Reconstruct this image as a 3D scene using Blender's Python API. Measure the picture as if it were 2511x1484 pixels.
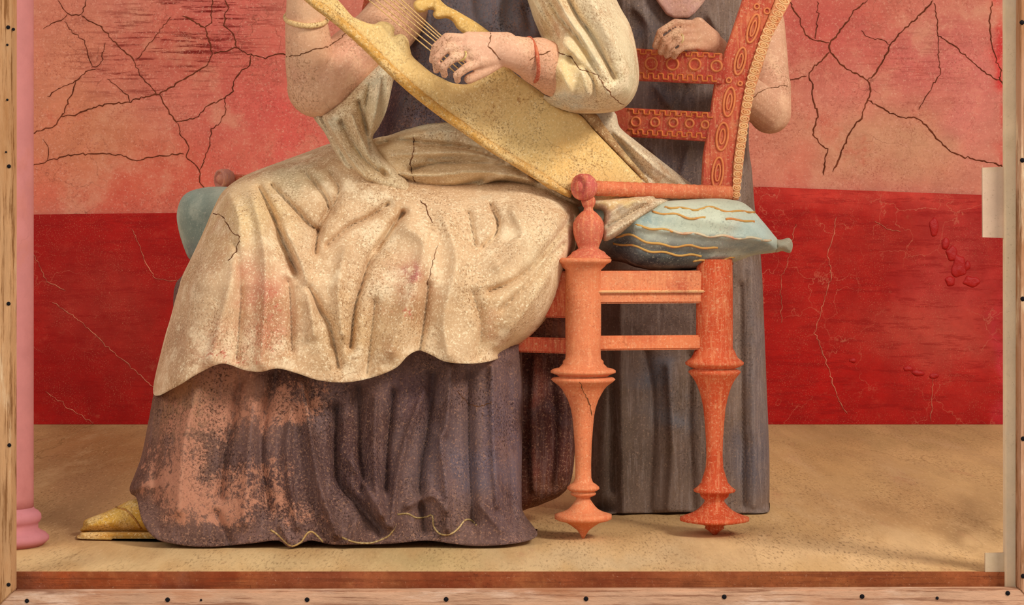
import bpy, bmesh, math, random
import numpy as np
from mathutils import Vector, Matrix
from mathutils.geometry import delaunay_2d_cdt

random.seed(7)
rng = np.random.default_rng(7)
sc = bpy.context.scene
COL = sc.collection
for o in list(bpy.data.objects):
    bpy.data.objects.remove(o)

# ------------------------------------------------------------------ camera
FOC, CX, HY, H = 5333.0, 1255.5, 600.0, 0.534      # focal length in px, centre column, horizon row, eye height
cam = bpy.data.cameras.new('camera')
cam.sensor_width = 36.0
cam.lens = FOC / 2511 * 36.0
cam.shift_y = (HY - 742.0) / 2511
cam.clip_end = 100
camo = bpy.data.objects.new('camera', cam)
COL.objects.link(camo)
camo.location = (0, 0, H)
camo.rotation_euler = (math.pi / 2, 0, 0)
sc.camera = camo

# ------------------------------------------------------------------ world and lights
w = bpy.data.worlds.new('world')
sc.world = w
w.use_nodes = True
w.node_tree.nodes['Background'].inputs[0].default_value = (1.0, 0.975, 0.95, 1)
w.node_tree.nodes['Background'].inputs[1].default_value = 0.56


def area(name, loc, target, size, power, col=(1, 0.96, 0.9)):
    l = bpy.data.lights.new(name, 'AREA')
    l.shape = 'SQUARE'
    l.size = size
    l.energy = power
    l.color = col
    o = bpy.data.objects.new(name, l)
    COL.objects.link(o)
    o.location = loc
    o.rotation_euler = (Vector(target) - Vector(loc)).to_track_quat('-Z', 'Y').to_euler()
    return o


area('softbox_right', (3.2, 0.6, 3.6), (0.0, 4.4, 0.5), 1.2, 225)
area('softbox_left', (-3.4, 0.2, 2.6), (0.0, 5.0, 0.4), 1.8, 70)

sc.view_settings.view_transform = 'Standard'
sc.view_settings.look = 'None'
sc.view_settings.gamma = 1
sc.view_settings.exposure = 0.12
sc.view_settings.use_curve_mapping = False


# ------------------------------------------------------------------ helpers
def P(px, py, d):
    return ((px - CX) / FOC * d, d, H + (HY - py) / FOC * d)


def lin(c):
    out = []
    for v in c[:3]:
        v = v / 255.0
        out.append(v / 12.92 if v <= 0.04045 else ((v + 0.055) / 1.055) ** 2.4)
    return tuple(out)


def rgba(c, a=0.0):
    return lin(c) + (a,)


def tag(o, label=None, cat=None, group=None, kind=None):
    if label: o['label'] = label
    if cat: o['category'] = cat
    if group: o['group'] = group
    if kind: o['kind'] = kind
    return o


def empty(name, loc, label, cat):
    o = bpy.data.objects.new(name, None)
    COL.objects.link(o)
    o.location = loc
    o.empty_display_size = 0.05
    bpy.context.view_layer.update()
    return tag(o, label, cat)


def link(name, me, parent=None):
    o = bpy.data.objects.new(name, me)
    COL.objects.link(o)
    if parent is not None:
        root = parent
        while root.parent is not None:
            root = root.parent
        o.parent = parent
        off = Vector(root.location)
        if parent is root:
            o.location = -off
    return o


def mk(name, V, Fc, mat, parent=None, col=(200, 200, 200), alpha=0.0, cols=None, smooth=True, fixn=True):
    me = bpy.data.meshes.new(name)
    me.from_pydata([tuple(v) for v in V], [], [tuple(f) for f in Fc])
    me.update()
    if fixn:
        bm = bmesh.new()
        bm.from_mesh(me)
        bmesh.ops.recalc_face_normals(bm, faces=bm.faces)
        bm.to_mesh(me)
        bm.free()
    paint(me, col, alpha, cols)
    me.materials.append(mat)
    if smooth:
        me.polygons.foreach_set('use_smooth', [True] * len(me.polygons))
    return link(name, me, parent)


def paint(me, col, alpha=0.0, cols=None):
    a = me.color_attributes.new('Col', 'FLOAT_COLOR', 'POINT')
    n = len(me.vertices)
    if cols is None:
        arr = np.tile(np.array(rgba(col, alpha), dtype=np.float32), (n, 1))
    else:
        arr = np.asarray(cols, dtype=np.float32)
    a.data.foreach_set('color', arr.ravel())


def crom(pts, closed=True, n=6):
    pts = [np.array(p, float) for p in pts]
    N = len(pts)
    out = []
    rngi = range(N) if closed else range(N - 1)
    for i in rngi:
        if closed:
            p0, p1, p2, p3 = pts[i - 1], pts[i], pts[(i + 1) % N], pts[(i + 2) % N]
        else:
            p0, p1, p2, p3 = pts[max(i - 1, 0)], pts[i], pts[i + 1], pts[min(i + 2, N - 1)]
        for k in range(n):
            t = k / n
            out.append(0.5 * ((2 * p1) + (-p0 + p2) * t + (2 * p0 - 5 * p1 + 4 * p2 - p3) * t * t + (-p0 + 3 * p1 - 3 * p2 + p3) * t ** 3))
    if not closed:
        out.append(pts[-1])
    return out


def resample(pts, step, closed=True):
    pts = np.array(pts)
    if closed:
        pts = np.vstack([pts, pts[:1]])
    seg = np.linalg.norm(np.diff(pts, axis=0), axis=1)
    s = np.concatenate([[0], np.cumsum(seg)])
    n = max(8 if closed else 2, int(s[-1] / step))
    t = np.linspace(0, s[-1], n + 1)
    if closed:
        t = t[:-1]
    return np.stack([np.interp(t, s, pts[:, k]) for k in range(pts.shape[1])], axis=1)


def segdist(Q, poly, closed):
    A = np.array(poly, float)
    B = np.roll(A, -1, axis=0)
    if not closed:
        A, B = A[:-1], B[:-1]
    out = np.full(len(Q), 1e9)
    for a, b in zip(A, B):
        ab = b - a
        L = max((ab ** 2).sum(), 1e-9)
        t = np.clip(((Q - a) @ ab) / L, 0, 1)
        out = np.minimum(out, np.linalg.norm(Q - (a + t[:, None] * ab), axis=1))
    return out


def inside(Q, poly):
    x, y = Q[:, 0], Q[:, 1]
    res = np.zeros(len(Q), bool)
    A = np.array(poly)
    B = np.roll(A, -1, axis=0)
    for (x1, y1), (x2, y2) in zip(A, B):
        c = ((y1 > y) != (y2 > y)) & (x < (x2 - x1) * (y - y1) / (y2 - y1 + 1e-12) + x1)
        res ^= c
    return res


def vnoise(X, Y, s, seed=0):
    """smooth value noise, period s pixels, 0..1"""
    r = np.random.default_rng(seed)
    G = r.random((64, 64))
    u, v = X / s, Y / s
    i, j = np.floor(u).astype(int), np.floor(v).astype(int)
    fu, fv = u - i, v - j
    fu, fv = fu * fu * (3 - 2 * fu), fv * fv * (3 - 2 * fv)
    g = lambda a, b: G[a % 64, b % 64]
    return (g(i, j) * (1 - fu) + g(i + 1, j) * fu) * (1 - fv) + (g(i, j + 1) * (1 - fu) + g(i + 1, j + 1) * fu) * fv


def colour(X, Y, base, blobs=(), alpha=0.0, ablobs=(), wob=25):
    """base colour plus soft patches of other pigment, stains; patch edges wander with noise"""
    n = len(X)
    wx = X + wob * (vnoise(X, Y, 60, 3) - .5) * 2 + wob * .5 * (vnoise(X, Y, 22, 4) - .5) * 2
    wy = Y + wob * (vnoise(X, Y, 60, 5) - .5) * 2 + wob * .5 * (vnoise(X, Y, 22, 6) - .5) * 2
    c = np.tile(np.array(lin(base)), (n, 1))
    for (bx, by, rx, ry, bc, st) in blobs:
        g = np.exp(-(np.abs((wx - bx) / rx) ** 2.6 + np.abs((wy - by) / ry) ** 2.6)) * st
        c = c * (1 - g[:, None]) + np.array(lin(bc)) * g[:, None]
    a = np.full(n, float(alpha))
    for (bx, by, rx, ry, st) in ablobs:
        g = np.exp(-(np.abs((wx - bx) / rx) ** 2.4 + np.abs((wy - by) / ry) ** 2.4))
        a = a * (1 - g) + st * g
    return np.concatenate([c, a[:, None]], axis=1)


def relief(name, outline, dc, T, R, mat, parent=None, folds=(), Tb=None, step=8, base=(200, 200, 200), blobs=(), alpha=0.0,
           ablobs=(), opened=None, rough=0.0, sharp=False, floor=False, wob=25, dfun=None):
    """a closed, rounded solid: the outline sits at depth dc, the front swells towards the viewer by T with folds, the back by Tb.
    opened: polyline along which the surface does not round off (hems)."""
    poly = resample(outline if sharp else crom(outline), step)
    nb = len(poly)
    x0, y0 = poly.min(0)
    x1, y1 = poly.max(0)
    pts = []
    r = 0
    yy = y0
    while yy < y1:
        xs = np.arange(x0 + (step / 2 if r % 2 else 0), x1, step)
        pts.append(np.stack([xs, np.full(len(xs), yy)], 1))
        yy += step * 0.87
        r += 1
    Q = np.vstack(pts)
    Q = Q[inside(Q, poly)]
    Q = Q[segdist(Q, poly, True) > step * 0.6]
    allp = np.vstack([poly, Q])
    res = delaunay_2d_cdt([Vector(p) for p in allp], [], [list(range(nb))], 1, 1e-6)
    Vv = np.array([(v.x, v.y) for v in res[0]])
    F0 = [list(f) for f in res[2]]
    bedges = {}
    for f in F0:
        for a, b in zip(f, f[1:] + f[:1]):
            bedges[(a, b)] = bedges.get((a, b), 0) + 1
    bnd = [(a, b) for (a, b) in bedges if (b, a) not in bedges]
    if opened is not None:
        mask = segdist(poly, np.array(opened, float), False) > step * 1.5
        # distance to the closed part of the outline only
        dist = np.full(len(Vv), 1e9)
        for i in range(nb):
            j = (i + 1) % nb
            if mask[i] and mask[j]:
                dist = np.minimum(dist, segdist(Vv, [poly[i], poly[j]], False))
    else:
        dist = segdist(Vv, poly, True)
    s = np.clip(dist / R, 0, 1)
    prof = np.sqrt(np.clip(1 - (1 - s) ** 2, 0, 1))
    X, Y = Vv[:, 0], Vv[:, 1]
    fold = np.zeros(len(Vv))
    for f in folds:
        pl, wd, am = f[:3]
        pl = crom(pl, False, 4) if len(pl) > 2 else pl
        dd = segdist(Vv, np.array(pl), False)
        fold += am * 1.15 * np.exp(-(dd / (wd * .85)) ** 1.3)
    if rough:
        fold += rough * ((vnoise(X, Y, 34, 11) - .5) * 2 + (vnoise(X, Y, 13, 12) - .5))
    edge = np.clip(dist / 14, 0, 1)
    D0 = dc(X, Y) if callable(dc) else np.full(len(Vv), float(dc))
    df = D0 - T * prof - fold * edge
    db = D0 + (T if Tb is None else Tb) * prof + 0.003
    if floor:
        lim = np.where(Y > HY + 20, (H - 0.003) * FOC / np.maximum(Y - HY, 1), 1e9)
        df = np.minimum(df, lim)
    VF = np.array([P(a, b, c) for a, b, c in zip(X, Y, df)])
    VB = np.array([P(a, b, c) for a, b, c in zip(X, Y, np.maximum(db, df + 0.004))])
    if floor:
        VB[:, 2] = np.maximum(VB[:, 2], 0.003)
        VF[:, 2] = np.maximum(VF[:, 2], 0.002)
    n = len(Vv)
    faces = [f for f in F0] + [[a + n for a in f[::-1]] for f in F0] + [[b, a, a + n, b + n] for (a, b) in bnd]
    cf = colour(X, Y, base, blobs, alpha, ablobs, wob)
    o = mk(name, np.vstack([VF, VB]), faces, mat, parent, cols=np.vstack([cf, cf]))
    o_depth = (Vv, df)
    return o, o_depth


def depth_at(od, px, py):
    Vv, df = od
    q = np.array([px, py])
    i = np.argsort(((Vv - q) ** 2).sum(1))[:3]
    return float(df[i].mean())


def prism(name, poly, dfun, thick, mat, parent, col, alpha=0.0, smooth=False, bev=0.0015):
    """extruded panel; dfun(px,py) = depth of its front"""
    if not callable(dfun):
        dv = float(dfun)
        dfun = lambda a, b: dv
    n = len(poly)
    bm = bmesh.new()
    f = [bm.verts.new(P(x, y, dfun(x, y))) for x, y in poly]
    b = [bm.verts.new(Vector(P(x, y, dfun(x, y))) + Vector((0, thick, 0))) for x, y in poly]
    bm.faces.new(f)
    bm.faces.new(b[::-1])
    for i in range(n):
        j = (i + 1) % n
        bm.faces.new((f[j], f[i], b[i], b[j]))
    bmesh.ops.recalc_face_normals(bm, faces=bm.faces)
    if bev:
        bmesh.ops.bevel(bm, geom=list(bm.edges), offset=bev, segments=2, affect='EDGES', clamp_overlap=True)
    me = bpy.data.meshes.new(name)
    bmesh.ops.triangulate(bm, faces=[fc for fc in bm.faces if len(fc.verts) > 4])
    bm.to_mesh(me)
    bm.free()
    paint(me, col, alpha)
    me.materials.append(mat)
    if smooth:
        me.polygons.foreach_set('use_smooth', [True] * len(me.polygons))
    return link(name, me, parent)


def lathe(name, prof, cx, d, mat, parent, col, seg=36, cols=None, alpha=0.0):
    """prof: list of (py, half width px) about the vertical axis at column cx, depth d"""
    pr = prof
    V, Fc = [], []
    k = d / FOC
    x0 = (cx - CX) * k
    for py, hw in pr:
        z = H + (HY - py) * k
        for i in range(seg):
            a = 2 * math.pi * i / seg
            V.append((x0 + hw * k * math.cos(a), d + hw * k * math.sin(a), max(z, 0.0005)))
    for r in range(len(pr) - 1):
        for i in range(seg):
            j = (i + 1) % seg
            Fc.append((r * seg + i, r * seg + j, (r + 1) * seg + j, (r + 1) * seg + i))
    Fc.append(tuple(range(seg)))
    Fc.append(tuple(range((len(pr) - 1) * seg, len(pr) * seg)))
    return mk(name, V, Fc, mat, parent, col, alpha)


def tube(name, pts, r, mat, parent, col, seg=8, closed=False, alpha=0.0, flat=1.0):
    """swept round rod through 3D points; r number or list"""
    pts = [Vector(p) for p in pts]
    n = len(pts)
    rr = r if isinstance(r, (list, tuple)) else [r] * n
    V, Fc = [], []
    up = None
    for i in range(n):
        if closed:
            t = pts[(i + 1) % n] - pts[i - 1]
        else:
            t = pts[min(i + 1, n - 1)] - pts[max(i - 1, 0)]
        t.normalize()
        ref = Vector((0, 1, 0)) if abs(t.y) < 0.9 else Vector((0, 0, 1))
        u = t.cross(ref).normalized()
        v = u.cross(t).normalized()
        for k in range(seg):
            a = 2 * math.pi * k / seg
            V.append(pts[i] + u * rr[i] * math.cos(a) + v * rr[i] * flat * math.sin(a))
    m = n if closed else n - 1
    for i in range(m):
        for k in range(seg):
            a, b = i * seg + k, i * seg + (k + 1) % seg
            c, d = ((i + 1) % n) * seg + (k + 1) % seg, ((i + 1) % n) * seg + k
            Fc.append((a, b, c, d))
    if not closed:
        Fc.append(tuple(range(seg)))
        Fc.append(tuple(range((n - 1) * seg, n * seg)))
    return mk(name, V, Fc, mat, parent, col, alpha)


def capsule_body(name, caps, voxel, mat, parent, base, blobs=(), smooth=6, dec=0.5, alpha=0.0):
    """tapered limbs fused into one continuous skin"""
    bm = bmesh.new()
    for (p0, r0, p1, r1) in caps:
        p0, p1 = Vector(p0), Vector(p1)
        for p, r in ((p0, r0), (p1, r1)):
            bmesh.ops.create_uvsphere(bm, u_segments=18, v_segments=12, radius=r, matrix=Matrix.Translation(p))
        ax = p1 - p0
        L = ax.length
        if L > 1e-4:
            M = Matrix.Translation((p0 + p1) / 2) @ ax.to_track_quat('Z', 'Y').to_matrix().to_4x4()
            bmesh.ops.create_cone(bm, cap_ends=True, segments=18, radius1=r0, radius2=r1, depth=L, matrix=M)
    me = bpy.data.meshes.new(name + '_raw')
    bm.to_mesh(me)
    bm.free()
    o = bpy.data.objects.new('raw', me)
    COL.objects.link(o)
    m = o.modifiers.new('r', 'REMESH')
    m.mode = 'VOXEL'
    m.voxel_size = voxel
    m2 = o.modifiers.new('s', 'SMOOTH')
    m2.factor = 0.5
    m2.iterations = smooth
    if dec < 1:
        m3 = o.modifiers.new('d', 'DECIMATE')
        m3.ratio = dec
    dg = bpy.context.evaluated_depsgraph_get()
    new = bpy.data.meshes.new_from_object(o.evaluated_get(dg))
    bpy.data.objects.remove(o)
    n = len(new.vertices)
    co = np.empty(n * 3)
    new.vertices.foreach_get('co', co)
    co = co.reshape(-1, 3)
    px = CX + co[:, 0] / co[:, 1] * FOC
    py = HY - (co[:, 2] - H) / co[:, 1] * FOC
    for a in list(new.color_attributes):
        new.color_attributes.remove(a)
    paint(new, base, alpha, colour(px, py, base, blobs, alpha))
    new.materials.clear()
    new.materials.append(mat)
    new.polygons.foreach_set('use_smooth', [True] * len(new.polygons))
    new.name = name
    return link(name, new, parent)


# ------------------------------------------------------------------ materials: weathered painted plaster
def fresco(name, tints=(), flake=None, speck=None, lightspeck=None, streak=None, rough=0.7, bump=0.25, spec=0.06, var=0.25, bscale=90, mscale=None, craq=None):
    """colour comes from the 'Col' attribute; tints: (rgb, scale, lo, hi, amount); flake: (rgb, scale) where Col alpha says how much paint is lost;
    speck: (rgb, scale, lo, hi, amount) fine dark specks; streak: (rgb, amount) brushed lines"""
    m = bpy.data.materials.new(name)
    m.use_nodes = True
    nt = m.node_tree
    N, L = nt.nodes, nt.links
    bs = N['Principled BSDF']
    bs.inputs['Roughness'].default_value = rough
    bs.inputs['Specular IOR Level'].default_value = spec
    tc = N.new('ShaderNodeTexCoord')
    at = N.new('ShaderNodeAttribute')
    at.attribute_name = 'Col'
    cur = at.outputs['Color']

    base_vec = tc.outputs['Object']
    if mscale:
        mm = N.new('ShaderNodeMapping')
        mm.inputs['Scale'].default_value = mscale
        L.new(base_vec, mm.inputs['Vector'])
        base_vec = mm.outputs['Vector']

    def noise(scale, detail=6, rgh=0.6, vec=None, dist=0.0):
        n = N.new('ShaderNodeTexNoise')
        n.inputs['Scale'].default_value = scale
        n.inputs['Detail'].default_value = detail
        n.inputs['Roughness'].default_value = rgh
        n.inputs['Distortion'].default_value = dist
        L.new(vec or base_vec, n.inputs['Vector'])
        return n.outputs['Fac']

    def rng_(sock, lo, hi, a=0.0, b=1.0):
        r = N.new('ShaderNodeMapRange')
        r.interpolation_type = 'SMOOTHSTEP'
        r.inputs['From Min'].default_value = lo
        r.inputs['From Max'].default_value = hi
        r.inputs['To Min'].default_value = a
        r.inputs['To Max'].default_value = b
        L.new(sock, r.inputs['Value'])
        return r.outputs['Result']

    def mix(c1, rgb, fac, mode='MIX'):
        x = N.new('ShaderNodeMix')
        x.data_type = 'RGBA'
        x.blend_type = mode
        L.new(fac, x.inputs['Factor'])
        L.new(c1, x.inputs['A'])
        if isinstance(rgb, tuple):
            x.inputs['B'].default_value = rgb
        else:
            L.new(rgb, x.inputs['B'])
        return x.outputs['Result']

    def math_(op, a, b):
        x = N.new('ShaderNodeMath')
        x.operation = op
        for k, v in enumerate((a, b)):
            if isinstance(v, (int, float)):
                x.inputs[k].default_value = v
            else:
                L.new(v, x.inputs[k])
        return x.outputs[0]

    if var:
        n = noise(14, 8, 0.7)
        v = N.new('ShaderNodeHueSaturation')
        L.new(rng_(n, 0.3, 0.7, 1 - var, 1 + var), v.inputs['Value'])
        L.new(cur, v.inputs['Color'])
        cur = v.outputs['Color']
    for (c, s, lo, hi, am) in tints:
        cur = mix(cur, rgba(c, 1), rng_(noise(s, 9, 0.68), lo, hi, 0, am))
    if streak:
        mp = N.new('ShaderNodeMapping')
        mp.inputs['Rotation'].default_value = streak[2] if len(streak) > 2 else (0, 0, 0)
        mp.inputs['Scale'].default_value = streak[3] if len(streak) > 3 else (3, 3, 60)
        L.new(tc.outputs['Object'], mp.inputs['Vector'])
        sn = noise(3.0, 8, 0.75, mp.outputs['Vector'])
        f = rng_(sn, 0.5, 0.6)
        if streak[1] == 'alpha':
            f = math_('MULTIPLY', f, at.outputs['Alpha'])
        else:
            f = math_('MULTIPLY', f, streak[1])
        cur = mix(cur, rgba(streak[0], 1), f)
    if flake:
        n1 = noise(flake[1] * 1.8, 12, 0.86)
        n2 = noise(flake[1] * 0.4, 6, 0.7)
        q = math_('ADD', math_('MULTIPLY', n1, 0.7), math_('MULTIPLY', n2, 0.3))
        q = math_('ADD', q, math_('MULTIPLY', math_('SUBTRACT', at.outputs['Alpha'], 0.5), 0.42))
        f = rng_(q, 0.49, 0.535)
        f = math_('MULTIPLY', f, rng_(at.outputs['Alpha'], 0.0, 0.08))
        cur = mix(cur, rgba(flake[0], 1), f)
    if speck:
        c, s, lo, hi, am = speck
        cl = rng_(noise(s * 0.08, 3, 0.5), 0.35, 0.65, 0.15, 1)
        cur = mix(cur, rgba(c, 1), math_('MULTIPLY', rng_(noise(s * 1.8, 4, 0.75), lo, hi, 0, am), cl))
    if lightspeck:
        c, s, lo, hi, am = lightspeck
        cur = mix(cur, rgba(c, 1), rng_(noise(s * 2.0, 4, 0.75, dist=0.5), lo, hi, 0, am))
    if craq:
        c, s, wd, am = craq
        nd = N.new('ShaderNodeTexNoise')
        nd.inputs['Scale'].default_value = s * 2.2
        nd.inputs['Detail'].default_value = 6
        L.new(base_vec, nd.inputs['Vector'])
        ad = N.new('ShaderNodeMix')
        ad.data_type = 'VECTOR'
        ad.inputs['Factor'].default_value = 0.9 / s / (1 + 0.9 / s)
        L.new(base_vec, ad.inputs['A'])
        L.new(nd.outputs['Color'], ad.inputs['B'])
        vo = N.new('ShaderNodeTexVoronoi')
        vo.feature = 'DISTANCE_TO_EDGE'
        vo.inputs['Scale'].default_value = s
        L.new(ad.outputs['Result'], vo.inputs['Vector'])
        f = rng_(vo.outputs['Distance'], 0, wd, 1, 0)
        f = math_('MULTIPLY', f, rng_(noise(s * .45, 4, .6), .46, .66, 0, am))
        cur = mix(cur, rgba(c, 1), f)
    L.new(cur, bs.inputs['Base Color'])
    if bump:
        b = N.new('ShaderNodeBump')
        b.inputs['Strength'].default_value = bump
        b.inputs['Distance'].default_value = 0.004
        L.new(noise(bscale, 8, 0.65), b.inputs['Height'])
        L.new(b.outputs['Normal'], bs.inputs['Normal'])
    return m


M_wall = fresco('painted_wall', tints=[((206, 122, 92), 4, .45, .7, .3), ((196, 68, 54), 9, .55, .74, .4), ((202, 150, 118), 7, .5, .7, .55), ((206, 96, 78), 14, .56, .74, .3)],
                streak=((112, 24, 20), 'alpha', (0, 0.16, 0), (2.6, 4, 34)), speck=((136, 56, 44), 110, .5, .66, .6),
                lightspeck=((226, 162, 136), 80, .53, .7, .6), bump=.3, bscale=60, var=.1, craq=((120, 62, 46), 9, .02, .6))
M_dado = fresco('dado_red', tints=[((140, 12, 8), 4, .45, .65, .4), ((186, 60, 44), 11, .55, .74, .45), ((176, 90, 64), 20, .6, .75, .4)], flake=((190, 120, 88), 60),
                streak=((136, 10, 8), .5, (0, 0.03, 0), (2.5, 5, 18)), speck=((206, 124, 92), 150, .54, .7, .6), rough=.5, bump=.35, bscale=30, spec=.1, var=.12, craq=((206, 122, 92), 8, .013, .45))
M_blister = fresco('loose_red_paint', tints=[((170, 24, 18), 30, .5, .7, .6)], rough=.35, spec=.22, bump=.6, bscale=80, var=.1)
M_floor = fresco('floor_plaster', tints=[((158, 118, 74), 4, .46, .7, .55), ((214, 176, 128), 8, .5, .72, .5), ((170, 110, 80), 13, .56, .74, .4), ((126, 100, 62), 7, .58, .76, .45)],
                 speck=((96, 66, 38), 110, .5, .66, .65), lightspeck=((226, 186, 138), 90, .55, .7, .45), bump=.25, var=.1, mscale=(1, .16, 1), craq=((120, 88, 52), 8, .02, .6))
M_band = fresco('brown_band', tints=[((118, 54, 30), 6, .46, .66, .7), ((176, 108, 64), 11, .5, .7, .65), ((150, 98, 80), 5, .56, .74, .5)], streak=((100, 48, 28), .5, (0, 0, 0), (1.5, 3, 40)),
                speck=((74, 38, 24), 110, .54, .7, .6), lightspeck=((196, 146, 112), 110, .6, .74, .6), bump=.4)
M_wood = fresco('old_pine', tints=[((140, 86, 40), 7, .48, .66, .75), ((232, 204, 164), 12, .52, .68, .7)], streak=((112, 66, 28), .8, (0, 0, 0), (40, 8, 1.6)),
                speck=((70, 44, 30), 90, .6, .72, .5), bump=.5, var=.2, mscale=(2.2, 1, .35))
M_woodh = fresco('old_pine_horizontal', tints=[((158, 96, 60), 7, .48, .66, .7), ((230, 196, 170), 12, .5, .68, .7)], streak=((124, 74, 50), .7, (0, 0, 0), (1.6, 8, 40)),
                 speck=((70, 44, 30), 90, .58, .72, .5), bump=.5, var=.2, mscale=(.5, 1, 2))
M_nail = fresco('black_iron', rough=.5, bump=.1, var=0)
M_crack = fresco('crack_dark', var=.4, bump=0, rough=.9)
M_plaster = fresco('beige_plaster', tints=[((180, 156, 114), 6, .48, .7, .5), ((214, 190, 164), 9, .5, .7, .4)], speck=((120, 96, 66), 120, .58, .72, .5), rough=.75, bump=.2, var=.08)
M_column = fresco('rose_plaster', tints=[((200, 128, 120), 7, .45, .7, .5), ((172, 104, 98), 12, .52, .7, .4), ((196, 118, 92), 5, .55, .7, .4)], speck=((140, 84, 80), 120, .6, .74, .35), bump=.12, var=.06, craq=((150, 92, 88), 7, .014, .6))
M_cloth = fresco('cream_mantle', tints=[((184, 142, 98), 10, .47, .66, .65), ((242, 216, 176), 15, .5, .66, .7), ((196, 136, 106), 5, .56, .72, .45), ((190, 184, 156), 7, .6, .75, .4)], flake=((194, 104, 82), 40),
                 speck=((126, 84, 48), 150, .5, .62, .75), lightspeck=((250, 228, 188), 120, .52, .66, .75), rough=.75, bump=.35, var=.08, craq=((140, 96, 56), 9, .014, .5))
M_dress = fresco('purple_dress', tints=[((128, 96, 88), 9, .5, .68, .6), ((72, 46, 40), 7, .47, .66, .7), ((112, 100, 106), 4, .58, .72, .4)], flake=((182, 126, 100), 44),
                 streak=((132, 104, 98), .3, (0, 0.25, 0), (46, 10, 3)), speck=((44, 26, 22), 140, .48, .62, .85), lightspeck=((176, 130, 102), 120, .52, .67, .65), bump=.35, var=.18)
M_grey = fresco('grey_dress', tints=[((128, 108, 98), 9, .5, .68, .6), ((96, 76, 58), 7, .47, .66, .7), ((118, 112, 114), 4, .58, .72, .4)], flake=((176, 116, 92), 60),
                streak=((156, 138, 128), .35, (0, 0.5, 0), (50, 10, 4)), speck=((54, 42, 38), 140, .5, .66, .65), lightspeck=((172, 140, 116), 120, .54, .7, .6), bump=.25, var=.15, craq=((160, 130, 110), 9, .012, .5))
M_skin = fresco('painted_skin', tints=[((202, 146, 116), 9, .48, .66, .6), ((230, 186, 146), 15, .5, .68, .6), ((178, 136, 106), 6, .54, .72, .5)],
                speck=((132, 92, 60), 140, .49, .63, .8), lightspeck=((240, 200, 166), 110, .53, .68, .6), rough=.6, bump=.2, var=.08, craq=((120, 80, 50), 7, .012, .6))
M_gold = fresco('ochre_harp', tints=[((236, 204, 144), 12, .46, .66, .65), ((208, 158, 88), 9, .5, .7, .5)], flake=((176, 130, 78), 70),
                speck=((122, 84, 44), 150, .49, .62, .85), lightspeck=((248, 224, 170), 110, .53, .68, .65), rough=.6, bump=.2, var=.06, craq=((140, 100, 56), 7, .012, .5))
M_red = fresco('red_lacquer', tints=[((212, 120, 78), 14, .48, .68, .6), ((172, 54, 38), 10, .5, .7, .55), ((206, 150, 108), 22, .58, .72, .6)], flake=((214, 160, 116), 60),
               streak=((226, 144, 96), .5, (0, -0.6, 0), (70, 10, 6)), speck=((140, 64, 44), 140, .52, .68, .6), lightspeck=((230, 172, 128), 110, .52, .68, .65), rough=.55, bump=.2, var=.1, craq=((130, 66, 44), 10, .016, .6))
M_inlay = fresco('orange_inlay', tints=[((214, 116, 62), 30, .5, .7, .6), ((200, 86, 60), 16, .52, .68, .55)], speck=((150, 80, 50), 150, .54, .7, .5), bump=.1, var=.08)
M_cush = fresco('teal_cushion', tints=[((150, 160, 144), 9, .5, .7, .5), ((200, 202, 178), 14, .5, .7, .6), ((170, 140, 120), 8, .6, .76, .4)], flake=((196, 100, 82), 50),
                speck=((72, 78, 76), 140, .52, .68, .5), lightspeck=((208, 204, 180), 110, .55, .7, .55), bump=.2, var=.1)

# ------------------------------------------------------------------ the setting
FLK = H * FOC            # floor: depth = FLK / (py - HY)
D_WALL = FLK / (1040 - HY)
D_EDGE = FLK / (1402 - HY)


def sheet(name, xs, ys, dfun, mat, parent, cfun, thick=0.03, kind=None):
    V, px, py = [], [], []
    for y in ys:
        for x in xs:
            yy = y(x) if callable(y) else y
            V.append(P(x, yy, dfun(x, yy)))
            px.append(x)
            py.append(yy)
    nx, ny = len(xs), len(ys)
    n = len(V)
    Fc = [(j * nx + i, (j + 1) * nx + i, (j + 1) * nx + i + 1, j * nx + i + 1) for j in range(ny - 1) for i in range(nx - 1)]
    per = [i for i in range(nx)] + [j * nx + nx - 1 for j in range(1, ny)] + [(ny - 1) * nx + i for i in range(nx - 2, -1, -1)] + [j * nx for j in range(ny - 2, 0, -1)]
    vb = thick if not callable(thick) else 0
    bv = [Vector(V[i]) + (Vector((0, thick, 0)) if not callable(thick) else thick(V[i])) for i in per]
    m = len(per)
    Fc += [(per[i], per[(i + 1) % m], n + (i + 1) % m, n + i) for i in range(m)]
    Fc.append(tuple(n + i for i in range(m))[::-1])
    c = cfun(np.array(px), np.array(py))
    c = np.vstack([c, c[per]])
    o = mk(name, list(V) + bv, Fc, mat, parent, cols=c, smooth=False)
    return o


XS = [-2600, -1400, -600] + list(np.arange(-60, 2580, 13)) + [3100, 4000, 5200]


def wall_col(X, Y):
    b = [(300, 440, 420, 120, (204, 84, 62), .75), (640, 260, 170, 190, (206, 92, 80), .8), (150, 200, 110, 220, (204, 128, 96), .8),
         (210, 330, 170, 110, (198, 122, 88), .9), (430, 120, 150, 90, (178, 76, 62), .7), (730, 320, 90, 90, (216, 84, 78), .75), (560, 60, 120, 80, (196, 90, 82), .6),
         (2200, 340, 300, 110, (198, 142, 108), .95), (2030, 60, 160, 120, (190, 84, 74), .85), (2250, 160, 170, 110, (196, 100, 92), .8), (2390, 260, 80, 160, (208, 116, 106), .7),
         (2454, 190, 13, 330, (206, 52, 52), .95), (1950, 420, 60, 60, (206, 104, 84), .6), (2060, 250, 110, 60, (206, 112, 98), .6)]
    a = [(420, 110, 190, 110, 1.0), (520, 30, 160, 50, 1.0), (320, 170, 120, 60, .8), (2250, 150, 120, 120, .35)]
    return colour(X, Y, (200, 116, 96), b, 0.05, a)


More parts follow.
